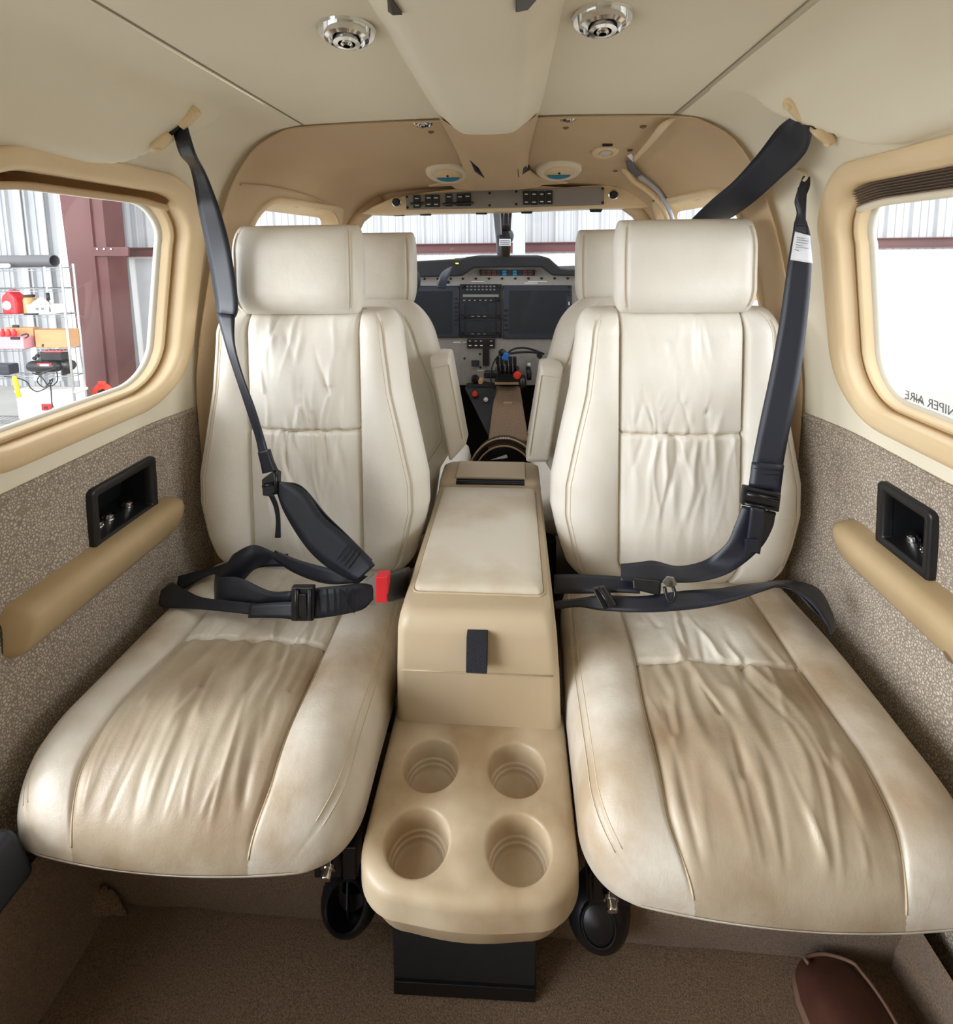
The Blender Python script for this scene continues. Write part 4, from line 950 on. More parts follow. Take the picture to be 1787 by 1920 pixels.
# ------------------------------------------------------------------ windscreen and cockpit sides
ws = empty('window_5', (0, 2.1, 1.0)); tag(ws, 'wide curved cockpit windscreen split by a centre post', None, None, 'structure')
def wsf(u, v):
    a = (u-.5)*2; x = a*(.40+.10*v); y = 1.69+.80*v-.25*a*a*v; return Vector((x, y, 1.185-.02*a*a-(.22)*v-.10*v*v))
grid('pane', lambda u, v: wsf(u*.492, v), 14, 10, 'pane', ws); grid('pane', lambda u, v: wsf(.508+u*.492, v), 14, 10, 'pane', ws)
strap('center_post', [(wsf(.487, v), wsf(.513, v)) for v in (0, .3, .6, 1)], 'post_grey', ws, .02)
cw = empty('trim_3', (0, 2.0, .5)); tag(cw, 'carpeted cockpit side walls and footwell', None, None, 'structure')
for s in (-1, 1):
    grid('side_wall', lambda u, v, s=s: Vector((s*(.525+.03*math.sin(v*2)-.06*u), 1.655+.85*u, .0+(.93-.05*u)*v)), 8, 8, 'carpet', cw)
box('firewall', (0, 2.52, .45), (1.0, .02, .92), 'rubber', cw, 0)

gs = poly_plate('glareshield', [(520, 512), (640, 503), (765, 497), (778, 490), (850, 486), (862, 486), (874, 482), (890, 480), (1016, 480), (1030, 484), (1041, 494), (1052, 503), (1066, 505), (1105, 504), (1260, 508), (1330, 514), (1330, 526), (1105, 518), (1036, 517), (1016, 501), (888, 502), (866, 518), (778, 520), (640, 524), (520, 528)], 2.03, .44, 'glareshield', None, .006)
tag(gs, 'black glareshield with a raised hump over the instrument panel', 'glareshield')
ip = empty('instrument_panel', (0, 2.1, .5)); tag(ip, 'grey instrument panel with dark screens, radio stack and warning lights', 'instrument panel')
poly_plate('panel_board', [(540, 520), (866, 517), (888, 501), (1016, 500), (1036, 516), (1310, 518), (1310, 716), (1015, 722), (860, 722), (540, 716)], 2.10, .03, 'panel_grey', ip)
Y1 = 2.092
for a in range(12):
    lathe('panel_screw', [(0, .004), (.004, .003), (.005, 0)], 'rubber', ip, Py(796+a*24.6-(a > 2)*2, 523-.1*a, 2.10), (0, -1, 0), 8)
an = px_plate('annunciator', 900, 506, 1003, 517, Y1, .02, 'radio', ip, .001)
for k in range(10):
    for j in range(2): px_plate('warning_light', 903+k*9.7, 507.3+j*5, 911+k*9.7, 511.3+j*5, Y1-.002, .004, ('shoe_leather', 'girder', 'girder', 'bezel', 'speaker_blue', 'bezel', 'speaker_blue', 'bezel', 'girder', 'shoe_leather')[k], an)
def display(x0, y0, x1, y1, sx0, sy0, sx1, sy1, keys, label):
    d = px_plate('display', x0, y0, x1, y1, Y1, .02, 'bezel', ip, .004); d['label'] = label
    px_plate('screen', sx0, sy0, sx1, sy1, Y1-.001, .004, 'screen', d)
    for a, b in keys: px_plate('key', a-3, b-1.6, a+3, b+1.6, Y1-.004, .006, 'radio', d, .001)
    return d
d1 = display(756, 536, 861, 634, 764, 546, 848, 625, [(855, 560+8*k) for k in range(7)], 'dark display beside the radio stack on the pilot side')
d2 = display(943, 535, 1073, 636, 955, 545, 1061, 624, [(948, 582+9*k) for k in range(5)]+[(1067, 547), (1067, 553)], 'dark display on the copilot side')
lathe('key_knob', [(0, .006), (.005, .005), (.006, 0)], 'radio', d2, Py(1069, 538, Y1), (0, -1, 0), 12); px_plate('legend', 1066, 566, 1068, 572, Y1-.002, .003, 'mark_white', d2)
rs = px_plate('radio_stack', 862, 533, 941, 634, Y1, .02, 'radio', ip, .002); rs['label'] = 'black radio stack in the middle of the panel'
px_plate('lcd', 868, 552, 935, 557, Y1-.002, .004, 'lcd', rs)
for yy, n, x0, dx in ((537, 8, 876, 7.2), (543, 8, 876, 7.2), (563, 6, 870, 10)):
    for k in range(n): px_plate('key', x0+k*dx-1.6, yy-1, x0+k*dx+2.4, yy+1.2, Y1-.003, .004, 'tag_print', rs)
for a, b in ((874, 569), (874, 602)):
    r2 = px_plate('navigator', 863, a and b-3, 940, b+27, Y1-.003, .01, 'radio', rs, .002); px_plate('screen', 874, b, 929, b+21, Y1-.005, .004, 'screen', r2)
    for k in range(3): px_plate('legend', 884+k*11, b+23.5, 889+k*11, b+25, Y1-.005, .004, 'tag_print', r2)
    for k in range(5):
        for xx in (865, 932): px_plate('key', xx, b+1+k*4, xx+5, b+3+k*4, Y1-.005, .004, 'bezel', r2)
    for xx in (868, 934): lathe('knob', [(0, .012), (.006, .012), (.008, 0)], 'black_plastic', r2, Py(xx, b+25, Y1-.003), (0, -1, 0), 14)
for a, b in ((867, 537), (936, 537), (931, 562)): lathe('knob', [(0, .012), (.006, .012), (.008, 0)], 'black_plastic', rs, Py(a, b, Y1), (0, -1, 0), 14)
sb = px_plate('switch_block', 876, 636, 928, 653, Y1, .02, 'black_plastic', ip, .001)
for k in (879, 890, 900, 919): px_plate('legend', k, 647, k+5, 649, Y1-.002, .004, 'mark_white', sb); px_plate('legend', k, 639, k+4, 640, Y1-.002, .004, 'mark_white', sb)
px_plate('gear_slot', 905, 653, 917, 686, Y1, .02, 'black_plastic', ip, .001)
px_plate('switch_block', 884, 676, 898, 687, Y1, .02, 'bezel', ip, .001)
for a, b, c in ((895, 694, 12), (850, 641, 14), (868, 641, 6), (990, 527, 36), (984, 530, 24), (884, 527, 24), (878, 724, 12)): px_plate('legend', a, b, a+c, b+1.6, 2.099, .003, 'mark_white', ip)
for a, b in ((900, 664), (901, 689), (871, 672), (1083, 535), (1082, 574), (913, 722)): lathe('panel_screw', [(0, .003), (.004, .003), (.005, 0)], 'rubber', ip, Py(a, b, 2.10), (0, -1, 0), 8)
px_plate('label_plate', 835, 526, 843, 532, 2.097, .004, 'radio', ip)
lathe('key_switch', [(0, .03), (.010, .03), (.014, .02), (.016, 0)], 'black_plastic', ip, Py(891, 709, 2.1), (0, -1, -.1), 16)
lathe('park_brake', [(0, .04), (.008, .04), (.010, .03), (.013, 0)], 'frame_channel', ip, Py(902, 714, 2.1), (0, -1, .1), 16)
tube('flap_lever', [Py(990, 690, 2.09), Py(992, 700, 2.06), Py(992, 712, 2.06)], .010, 'black_plastic', ip, 8); lathe('flap_knob', [(0, .01), (.006, .008), (.008, 0)], 'mark_white', ip, Py(992, 684, 2.08), (0, -1, 0), 10)

pd = empty('throttle_pedestal', (.02, 1.9, 0)); tag(pd, 'brown carpeted pedestal with black power levers and a red mixture knob', 'control pedestal')
hexa('pedestal_body', [Py(928, 722, 2.05), Py(975, 722, 2.05), Py(992, 826, 1.80), Py(915, 826, 1.80)] + [Py(928, 722, 2.05)+Vector((0, .3, -.5)), Py(975, 722, 2.05)+Vector((0, .3, -.5)), Py(992, 826, 1.80)+Vector((0, .1, -.38)), Py(915, 826, 1.80)+Vector((0, .1, -.38))], 'carpet', pd, .01)
px_plate('notch', 944, 755, 960, 766, 1.955, .02, 'arm_tan', pd)
qb = px_plate('quadrant_box', 928, 694, 974, 720, 2.02, .09, 'black_plastic', pd, .008); px_plate('quadrant_trim', 928, 717, 972, 721, 2.015, .02, 'arm_tan', pd)
for k, (a, m) in enumerate(((934, 'black_metal'), (942, 'black_metal'), (950, 'black_metal'), (958, 'black_metal'), (966, 'black_metal'))):
    tube('power_lever', [Py(a, 702, 2.03), Py(a, 690, 2.0), Py(a-1, 677, 1.99)], .006, m, qb, 8); box('lever_head', Py(a-1, 676, 1.985), (.014, .02, .03), 'black_plastic', qb, .003)
for a in (931, 947, 961): px_plate('lever_edge', a, 682, a+1, 697, 1.975, .003, 'steel', qb)
box('throttle_grip', Py(921, 702, 1.97), (.055, .03, .028), 'black_plastic', qb, .008)
lathe('mixture_knob', [(0, .03), (.012, .028), (.016, .018), (.015, .006), (.008, 0)], 'red_knob', qb, Py(970, 702, 1.99), (0, -1, 0), 9, autos=.3)['label'] = 'red mixture knob'
tube('friction_knob', [Py(979, 706, 1.98), Py(981, 726, 1.95)], .014, 'black_plastic', qb, 10)
# foot of the panel on the pilot side
fsel = empty('fuel_selector', Py(891, 745, 1.98)); tag(fsel, 'dark fuel selector housing with a round red knob', 'fuel selector')
hexa('housing', [Py(872, 728, 2.02), Py(905, 724, 2.02), Py(930, 728, 2.02), Py(920, 826, 1.86)] + [q+Vector((0, .12, 0)) for q in (Py(872, 728, 2.02), Py(905, 724, 2.02), Py(930, 728, 2.02), Py(920, 826, 1.86))], 'rubber', fsel)
lathe('selector_knob', [(0, .02), (.009, .019), (.0115, .012), (.010, 0)], 'red_knob', fsel, Py(891, 738, 2.0), (0, -1, .1), 16); 
lathe('dial', [(0, .012), (.003, .012), (.004, .009), (.008, .009), (.0085, 0)], 'mark_white', fsel, Py(911, 749, 1.98), (0, -1, .1), 16)
tw = empty('trim_wheel', Py(945, 860, 1.72)); tag(tw, 'brown ribbed trim wheel between the crew seats', 'trim wheel')
c = Py(946, 900, 1.74); R1 = .155
rings = []
for k in range(25):
    a = PI*(.10+.80*k/24); d = Vector((math.cos(a)*.78, -.12*math.sin(a), math.sin(a)))
    rings.append([c+d*(R1-.012)+Vector((0, -.012, 0)), c+d*R1+Vector((0, -.010, 0)), c+d*(R1+.006), c+d*R1+Vector((0, .03, 0)), c+d*(R1-.012)+Vector((0, .03, 0))])
loft('wheel_rim', rings, 'cockpit_brown', tw)
for t in (.86, 1.03): tube('wheel_edge', [c+Vector((math.cos(PI*(.1+.8*k/24))*.78*R1*t, -.016-.12*R1*math.sin(PI*(.1+.8*k/24)), math.sin(PI*(.1+.8*k/24))*R1*t)) for k in range(25)], .003, 'arm_tan', tw, 6)
for k in range(4): lathe('index_mark', [(0, .002), (.003, .001), (.0035, 0)], 'mark_white', tw, Py(939+k*4.6, 821.5, 1.700), (0, -1, .2), 8)
loft('wheel_hub', [[c+Vector((x*.105*t, -.02-.01*t, z*.135*t)) for x, z in [(math.cos(PI*k/16), math.sin(PI*k/16)) for k in range(17)]] for t in (1, .8, .4, .1)], 'black_plastic', tw, closed=False)
hexa('card', [Py(920, 862, 1.68), Py(950, 852, 1.66), Py(952, 858, 1.66), Py(945, 860, 1.67)]+[q+Vector((0, .001, -.001)) for q in (Py(920, 862, 1.68), Py(950, 852, 1.66), Py(952, 858, 1.66), Py(945, 860, 1.67))], 'paper', tw)
hs = empty('headset', Py(945, 665, 1.98)); tag(hs, 'headset lead with a blue clip draped over the power levers', 'headset')
lathe('microphone', [(0, .016), (.010, .014), (.014, .004), (.014, -.006), (.010, -.014), (0, -.016)], 'black_plastic', hs, Py(942, 661, 1.985), (.5, -1, .3), 16)
box('blue_clip', Py(948, 668, 1.98), (.024, .022, .030), 'blue_clip', hs, .005, rot=(0, .3, 0))['label'] = 'bright blue clip'
tube('cable', [Py(a, b, d) for a, b, d in ((950, 664, 1.98), (962, 655, 1.99), (980, 652, 2.0), (1000, 656, 2.02), (1020, 664, 2.04))], .004, 'rubber', hs, 6, 5)
tube('cable', [Py(a, b, d) for a, b, d in ((948, 664, 1.975), (970, 661, 1.98), (990, 660, 1.99), (1016, 662, 2.02))], .005, 'rubber', hs, 6, 5)
tube('cable', [Py(a, b, d) for a, b, d in ((940, 662, 1.98), (928, 675, 1.965), (922, 692, 1.955), (920, 710, 1.95), (928, 730, 1.95))], .003, 'rubber', hs, 6, 5)
lathe('plug', [(0, .01), (.010, .01), (.012, -.01), (0, -.01)], 'rubber', hs, Py(1012, 667, 2.02), (0, -1, 0), 12)
# dark headphones hooked beside the pilot headrest, visor strap
hp = empty('headphones', Py(770, 530, 1.62)); tag(hp, 'navy headphones hanging beside the pilot headrest', 'headphones')
lathe('ear_cup', [(0, .035), (.03, .033), (.044, .02), (.046, 0), (.036, -.02), (0, -.024)], 'bezel', hp, Py(761, 528, 1.63), (.8, -.6, 0), 24); tube('head_band', [Py(764, 505, 1.62), Py(770, 492, 1.63), Py(764, 484, 1.66), Py(748, 480, 1.70)], .008, 'bezel', hp, 8, 4)
vz = strap('visor_strap', sec(((838, 504, 2.0), (848, 500, 1.99)), ((828, 512, 1.99), (843, 514, 1.98)), ((822, 524, 1.98), (838, 528, 1.98)), ((819, 540, 1.985), (836, 541, 1.985))), 'bezel', None, .004); tag(vz, 'grey fabric strap folded over the edge of the glareshield', 'strap')
pa = empty('papers', Py(815, 489, 2.15)); tag(pa, 'loose white papers lying on the glareshield', 'papers')
hexa('sheet', [Py(776, 491, 2.1), Py(846, 486, 2.1), Py(840, 482, 2.3), Py(786, 486, 2.3)]+[q+Vector((0, 0, .003)) for q in (Py(776, 491, 2.1), Py(846, 486, 2.1), Py(840, 482, 2.3), Py(786, 486, 2.3))], 'paper', pa)
hexa('sheet', [Py(846, 486, 2.08), Py(852, 486, 2.08), Py(860, 495, 2.02), Py(855, 495, 2.02)]+[q+Vector((0, 0.004, .003)) for q in (Py(846, 486, 2.08), Py(852, 486, 2.08), Py(860, 495, 2.02), Py(855, 495, 2.02))], 'lime', pa)['label'] = 'lime green page edge'
cp = empty('compass', Py(947, 446, 1.95)); tag(cp, 'black ball compass with a white correction card on the windscreen post', 'compass')
lathe('housing', [(0, .04), (.018, .036), (.028, .022), (.032, 0), (.028, -.02), (0, -.03)], 'black_plastic', cp, Py(947, 443, 1.95), (0, -1, 0), 24)
px_plate('card', 936, 448, 958, 461, 1.905, .006, 'tag_white', cp)
for k in range(3): px_plate('card_print', 938, 450.5+k*3.4, 956, 451.7+k*3.4, 1.903, .003, 'tag_print', cp)
strap('mount', [(Py(938, 396, 1.80), Py(960, 396, 1.80)), (Py(939, 425, 1.92), Py(958, 425, 1.92)), (Py(940, 460, 1.98), Py(957, 460, 1.98)), (Py(940, 484, 2.05), Py(956, 484, 2.05))], 'cockpit_brown', cp, .012)
for a in (945, 953): tube('mount_rod', [Py(a, 398, 1.785), Py(a, 425, 1.905)], .0016, 'steel', cp, 5)

# ------------------------------------------------------------------ floor ducts, shoe
def duct_nozzle(c, ax, openend, label):
    root = empty('floor_air_nozzle', c); tag(root, label, 'air nozzle'); a = Vector(ax).normalized()
    if openend:
        lathe('nozzle_body', [(.012, -.055), (.030, -.050), (.040, -.030), (.043, -.005), (.040, .012), (.033, .022), (.030, .024)], 'black_plastic', root, c, ax, 32)
        lathe('nozzle_mouth', [(.031, .018), (.031, .034), (.0285, .036), (.026, .034), (.025, .0), (.022, -.02), (0, -.02)], 'black_metal', root, c, ax, 32)
        box('vane', Vector(c)+a*.012, (.003, .03, .05), 'bezel', root, .001, rot=(.4, 0, .25))
    else:
        lathe('nozzle_body', [(0, .046), (.018, .044), (.034, .034), (.044, .014), (.047, -.006), (.040, -.022), (.026, -.030), (0, -.032)], 'black_plastic', root, c, ax, 32)
        lathe('nozzle_mouth', [(.022, .0435), (.024, .0435), (.026, .041), (.027, .037)], 'black_metal', root, Vector(c), ax, 24)
    tube('stem', [Vector(c)-a*.02, Vector(c)-a*.03+Vector((0, .03, .05))], .016, 'black_metal', root, 10)
    return root
duct_nozzle(Pz(656, 1682, .098), (.05, -.72, .55), True, 'black air nozzle with an open round mouth under the belted seat')
duct_nozzle(Pz(1121, 1702, .088), (-.1, -.75, .45), False, 'black dome-shaped air nozzle under the hung-harness seat')

sh = empty('shoe', Pz(1550, 1900, 0)); tag(sh, 'brown leather moccasin shoe on the dark carpet', 'shoe')
SP = Pz(1531, 1786, .03); SA = math.radians(-10)
fwd = Vector((math.sin(SA)*-1*-.2, 1, 0)).normalized(); fwd = Vector((.02, 1, 0)).normalized(); rgt = Vector((fwd.y, -fwd.x, 0)); tip = Vector((SP.x+.002, SP.y, 0))
def shoe_w(t): return interp([(0, .004), (.02, .026), (.06, .041), (.14, .049), (.25, .050), (.45, .042), (.7, .036), (.9, .034), (.97, .024), (1, .004)], t)
def shoe_pt(t, a, hgt, k=1.0): return tip - fwd*(t*.29) + rgt*(shoe_w(t)*k*math.cos(a) + .010*math.sin(t*PI*1.1)) + Vector((0, 0, hgt))
def lastz(t): return interp([(0, .022), (.05, .036), (.15, .048), (.3, .062), (.45, .072), (.6, .070), (1, .066)], t)
rings = []
TS = [0, .005, .015, .03, .06, .1, .15, .2, .26, .32, .4, .5, .6, .7, .8, .9, .96, .99, 1]
for t in TS:
    r = []
    for k in range(21):
        a = PI*k/20; zz = .012+lastz(t)*math.sin(a)**.55*(1 if t < .42 else 1); r.append(shoe_pt(t, a, zz if 0 < k < 20 else .010, 1.0))
    rings.append(r)
up_ = loft('upper', rings, 'shoe_leather', sh, closed=False)
sole = loft('sole', [[shoe_pt(t, 0, .0, 1.1), shoe_pt(t, 0, .012, 1.1), shoe_pt(t, PI, .012, 1.1), shoe_pt(t, PI, .0, 1.1)] for t in TS], 'shoe_edge', sh)
pts = [shoe_pt(t, PI*.24, .012+lastz(t)*.93+.002) for t in (.42, .3, .2, .12, .07)]+[shoe_pt(.045, PI*.5, .012+lastz(.045)+.001)]+[shoe_pt(t, PI*.76, .012+lastz(t)*.93+.002) for t in (.07, .10)]
tube('toe_seam', pts, .0024, 'shoe_edge', sh, 6, 4)['label'] = 'lighter raised seam around the toe'

# ------------------------------------------------------------------ hangar outside
GZ = -.90
gr = grid('floor', lambda u, v: (-14+28*u, -8+17*v, GZ), 8, 8, 'concrete'); gr.name = 'floor_hangar'; tag(gr, 'grey concrete hangar floor', None, None, 'structure')
YW = 7.4
hw_ = empty('wall_front', (0, YW, GZ)); tag(hw_, 'corrugated metal hangar wall beyond the windscreen', None, None, 'structure')
# one corrugated sheet (0.91 m, three ribs), shared mesh
prof = [(0, 0), (.015, -.045), (.045, -.045), (.06, 0), (.13, 0), (.135, -.012), (.155, -.012), (.16, 0), (.225, 0), (.23, -.012), (.25, -.012), (.255, 0), (.305, 0)]
pv = [(x+.305*k, y) for k in range(3) for x, y in prof[:-1]]+[(.915, 0)]
def sheet(name, z0, z1, x, m, me=None):
    if me is None:
        vs = [(a, b, z) for a, b in pv for z in (z0, z1)]; fs = [(2*i, 2*i+2, 2*i+3, 2*i+1) for i in range(len(pv)-1)]
        me = D.meshes.new(name); me.from_pydata(vs, [], fs); me.materials.append(M[m])
    o = link(name, me, None); o.location = (x, YW, 0); o.parent = hw_; o.matrix_parent_inverse = hw_.matrix_basis.inverted(); return me
m1 = None; m2 = None; m3 = None
for k in range(26):
    x = -11.6+.915*k
    if x < -5.9: m3 = sheet('wall_sheet', GZ, 6.0, x, 'corrugated', m3)
    else:
        m1 = sheet('wall_sheet', 1.00, 6.0, x, 'corrugated', m1)
        if x < -2.5: m2 = sheet('wall_sheet', GZ, 1.0, x, 'corrugated', m2)
        else: box('liner_sheet', (x+.457, YW-.02, (GZ+1.0)/2), (.907, .02, 1.0-GZ), 'white_panel', hw_, .002)
for a in (36, 79, 111): 
    t = Py(a, 400, YW-.06); box('batten', (t.x, YW-.07, 2.5), (.085, .02, 6.6), 'strip_white', hw_, 0)['label'] = 'white vertical strip on the wall'
zg = Py(900, 465, YW-.15).z
gi = empty('wall_girt', (0, YW-.1, zg)); tag(gi, 'dark red horizontal wall girt running along the hangar wall', 'beam')
g0 = Py(205, 470, YW-.15).x
box('web', ((g0+12)/2, YW-.12, zg), (12-g0, .02, .12), 'girder', gi, .003); box('flange', ((g0+12)/2, YW-.17, zg+.06), (12-g0, .12, .012), 'girder', gi, .002); box('flange', ((g0+12)/2, YW-.17, zg-.06), (12-g0, .12, .012), 'girder', gi, .002)
co = empty('steel_column', Py(170, 700, 6.7)); tag(co, 'wide dark red steel column beside the storage rack', 'column')
def colq(xa, ya, xb, yb, y): return [Py(xa[0], ya, y), Py(xa[1], ya, y), Py(xb[1], yb, y), Py(xb[0], yb, y)]
q = colq((111, 164), 362, (160, 200), 740, 6.7)
def ext(q, up, dn):   # lengthen a quad along its sides
    l = (q[0]-q[3]); r = (q[1]-q[2]); return [q[0]+l*up, q[1]+r*up, q[2]-r*dn, q[3]-l*dn]
def zero_x(q): # plumb sides
    return q
q = ext(q, 1.2, .45); plate('web', q, .03, 'girder', co)
q = ext(colq((164, 190), 362, (200, 225), 740, 6.72), 1.2, .45); plate('flange', q, .35, 'girder', co)
q = ext(colq((162, 166), 362, (198, 202), 740, 6.69), 1.2, .45); plate('flange_edge', q, .04, 'girder', co)
q = ext(colq((108, 113), 362, (152, 162), 740, 6.85), 1.2, .45); plate('flashing', q, .02, 'strip_white', co)
for a in range(3): lathe('bolt', [(0, .02), (.014, .02), (.016, 0)], 'steel', co, Py(184+a*13, 467, 6.69), (0, -1, 0), 8)
plate('girt_bracket', [Py(176, 463, 6.68), Py(240, 463, 6.68), Py(240, 480, 6.68), Py(176, 480, 6.68)], .03, 'girder', co)
dr = empty('door_2', Py(262, 600, 7.2)); tag(dr, 'white framed hangar door beside the red column', None, None, 'structure')
plate('door_frame', ext([Py(240, 475, 7.28), Py(300, 475, 7.28), Py(312, 740, 7.28), Py(268, 740, 7.28)], 0, .4), .05, 'strip_white', dr)
plate('door_leaf', ext([Py(253, 486, 7.26), Py(300, 486, 7.26), Py(312, 740, 7.26), Py(278, 740, 7.26)], 0, .4), .03, 'corrugated', dr)
po = box('hangar_post', (Py(973, 440, 6.9).x, 6.95, 1.0), (.16, .12, 3.8), 'post_grey', None, .01); tag(po, 'pale grey steel post standing against the hangar wall', 'post')
ob_ = empty('orange_sign', Py(1412, 540, 6.5)); tag(ob_, 'orange board on a grey stand beyond the copilot side window', 'sign')
px_plate('board', 1380, 512, 1424, 563, 6.5, .04, 'orange_box', ob_); px_plate('ledge', 1378, 563, 1425, 571, 6.48, .1, 'post_grey', ob_); box('stand', (Py(1402, 575, 6.55).x, 6.56, (GZ+Py(1402, 571, 6.55).z)/2), (.06, .05, Py(1402, 571, 6.55).z-GZ), 'post_grey', ob_, .003)
ct = empty('white_trailer', Py(1700, 640, 6.9)); D.objects.remove(ct)
# storage rack
YR = 5.55
rk = empty('wire_shelf', (Py(60, 600, YR).x, YR, GZ)); tag(rk, 'chrome wire storage rack loaded with boxes and tools', 'shelf')
xr = Py(124, 600, YR).x; xl = xr-1.15; dpt = .17
lev = [Py(118, 502, YR).z, Py(118, 541, YR).z, Py(124, 590, YR).z, Py(129, 654, YR).z, Py(134, 706, YR).z, Py(138, 790, YR).z]
for xx in (xl, xr):
    for yy in (YR, YR+dpt): tube('upright', [(xx, yy, GZ), (xx, yy, lev[0]+.04)], .014, 'chrome', rk, 8)
for z in lev:
    sf = tube('shelf_frame', [(xl, YR, z), (xr, YR, z), (xr, YR+dpt, z), (xl, YR+dpt, z), (xl, YR, z)], .006, 'steel', rk, 6)
    tube('shelf_wire', [(xl, YR, z-.03), (xr, YR, z-.03)], .004, 'steel', sf, 5)
    tube('shelf_truss', [(xl+(xr-xl)*k/26, YR, z-(.03 if k % 2 else 0)) for k in range(27)], .003, 'steel', sf, 5)
    for k in range(1, 16): tube('shelf_wire', [(xl+(xr-xl)*k/16, YR, z), (xl+(xr-xl)*k/16, YR+dpt, z)], .0028, 'steel', sf, 4)
def itm(name, x0, y0, x1, y1, y, dep, m, label, cat, bevel=.006):
    o = px_plate(name, x0, y0, x1, y1, y, dep, m, None, bevel); tag(o, label, cat); return o
def px_box(name, x0, x1, zb, h, y, dep, m, parent=None, bevel=.006):
    a = Py(x0, 600, y).x; b = Py(x1, 600, y).x; return box(name, ((a+b)/2, y+dep/2, zb+h/2), (b-a, dep, h), m, parent, bevel)
tb = empty('duct_roll', Py(60, 480, YR)); tag(tb, 'dark grey hollow tube lying on the top of the wire rack', 'tube')
z = lev[0]+.075; e = Py(104, 486, YR+.1).x
lathe('roll', [(.035, -1.4), (.066, -1.4), (.068, -.02), (.068, 0), (.060, 0), (.058, -.4)], 'pipe_grey', tb, (e, YR+.085, z), (1, -.06, 0), 28)
o = px_box('white_pouch', -30, 26, lev[0]+.004, .05, YR-.04, .05, 'bag_clear', None, .02); tag(o, 'flat white pouch beside the grey tube', 'pouch')
jr = empty('red_jug', (0, 0, 0)); tag(jr, 'red plastic oil jug with a green label', 'jug'); zb = lev[2]; xa = Py(4, 590, YR+.05).x; xb = Py(32, 590, YR+.05).x; jx = (xa+xb)/2
jr.location = (jx, YR+.1, zb)
loft('jug_body', [[Vector((jx+x*(xb-xa)/2, YR+.12+y*.07, zb+h)) for x, y in rrect(0, 0, w, 1, .3, 4)] for h, w in ((.004, .95), (.02, 1), (.17, 1), (.21, .8), (.24, .35), (.26, .33))], 'jug_red', jr); 
lathe('jug_label', [(0, .004), (.05, .004), (.052, 0)], 'bag_clear', jr, (jx-.02, YR+.05, zb+.10), (0, -1, 0), 20); lathe('jug_cap', [(.035, .02), (.03, .04), (0, .04)], 'jug_red', jr, (jx, YR+.12, zb+.245), (0, 0, 1), 14)
jx2 = Py(40, 590, YR).x; tj = empty('tan_jar', (jx2, YR+.1, zb)); tag(tj, 'tan jar with a dark lid beside the red jug', 'jar')
lathe('jar_body', [(0, .003), (.055, .003), (.06, .015), (.06, .16), (.05, .18), (.05, .19)], 'tan_jar', tj, (jx2, YR+.12, zb), (0, 0, 1), 24); lathe('lid', [(.054, .188), (.056, .215), (0, .217)], 'cockpit_brown', tj, (jx2, YR+.12, zb), (0, 0, 1), 24)
wb = px_box('white_carton', 52, 101, zb+.006, .105, YR, .15, 'tote', None, .004); tag(wb, 'long white printed carton on the rack', 'carton')
for k in range(2): mesh('print', [(Py(67+10*k, 580, YR).x, YR-.001, zb+.05), (Py(73+10*k, 580, YR).x, YR-.001, zb+.05), (Py(73+10*k, 580, YR).x, YR-.001, zb+.08), (Py(67+10*k, 580, YR).x, YR-.001, zb+.08)], [(0, 1, 2, 3)], 'tag_print', wb, False)
bp = empty('plastic_bag', (Py(66, 565, YR).x, YR+.1, zb+.115)); tag(bp, 'crumpled clear plastic bag on the white carton', 'bag')
grid('bag_top', lambda u, v: Vector((Py(52+28*u, 568, YR).x, YR+.01+.13*v, zb+.113+.075*math.sin(u*PI)*math.sin(v*PI)+.014*noise.noise(Vector((u*7, v*7, 1))))), 14, 10, 'bag_clear', bp, .002)
tp = px_box('dark_tray', 45, 68, zb+.004, .014, YR-.04, .05, 'rubber', None, .003); tag(tp, 'thin black strip lying at the rack edge', 'strip')
zc = lev[3]
cb = px_box('cardboard_box', 62, 126, zc+.006, .205, YR+.02, .14, 'cardboard', None, .004); tag(cb, 'large brown cardboard box with its long side facing the window', 'box')
c2 = px_box('cardboard_box', 6, 60, zc+.006, .22, YR+.09, .08, 'cardboard', None, .004); tag(c2, 'brown cardboard box standing behind the pink bin', 'box')
mesh('print', [(Py(74, 640, YR).x, YR+.019, zc+.02), (Py(78, 640, YR).x, YR+.019, zc+.02), (Py(79, 640, YR).x, YR+.019, zc+.05), (Py(75, 640, YR).x, YR+.019, zc+.05)], [(0, 1, 2, 3)], 'cockpit_brown', cb, False)
pb = px_box('pink_bin', -10, 39, zc+.006, .135, YR-.06, .14, 'bin_pink', None, .01); tag(pb, 'pink plastic bin holding small red bottles', 'bin')
for k in range(3):
    bx_ = Py(5+11*k, 625, YR).x; o = lathe('red_bottle', [(0, 0), (.022, 0), (.024, .02), (.024, .05), (.014, .065), (.012, .085), (0, .086)], 'jug_red', None, (bx_, YR+.0, zc+.142), (0, 0, 1), 14); tag(o, 'small red bottle standing in the pink bin', 'bottle', 'red bottles in the pink bin')
bc = px_box('black_clip', 15, 32, zc+.115, .03, YR-.07, .02, 'rubber', pb, .003); bc.name = 'bin_latch'
bk_ = px_box('black_bracket', 21, 32, zc+.19, .065, YR+.10, .02, 'black_plastic', c2, .003); bk_.name = 'box_clip'
hk = tube('wire_hook', [Py(40, 629, YR-.06), Py(50, 626, YR-.06), Py(53, 630, YR-.06), Py(47, 634, YR-.06)], .008, 'rubber', None, 6, 4); tag(hk, 'dark bent hook beside the pink bin', 'hook')
zd = lev[4]
ac = empty('air_compressor', (Py(83, 690, YR).x, YR+.1, zd)); tag(ac, 'black twin-tank air compressor with red trim on the rack', 'compressor')
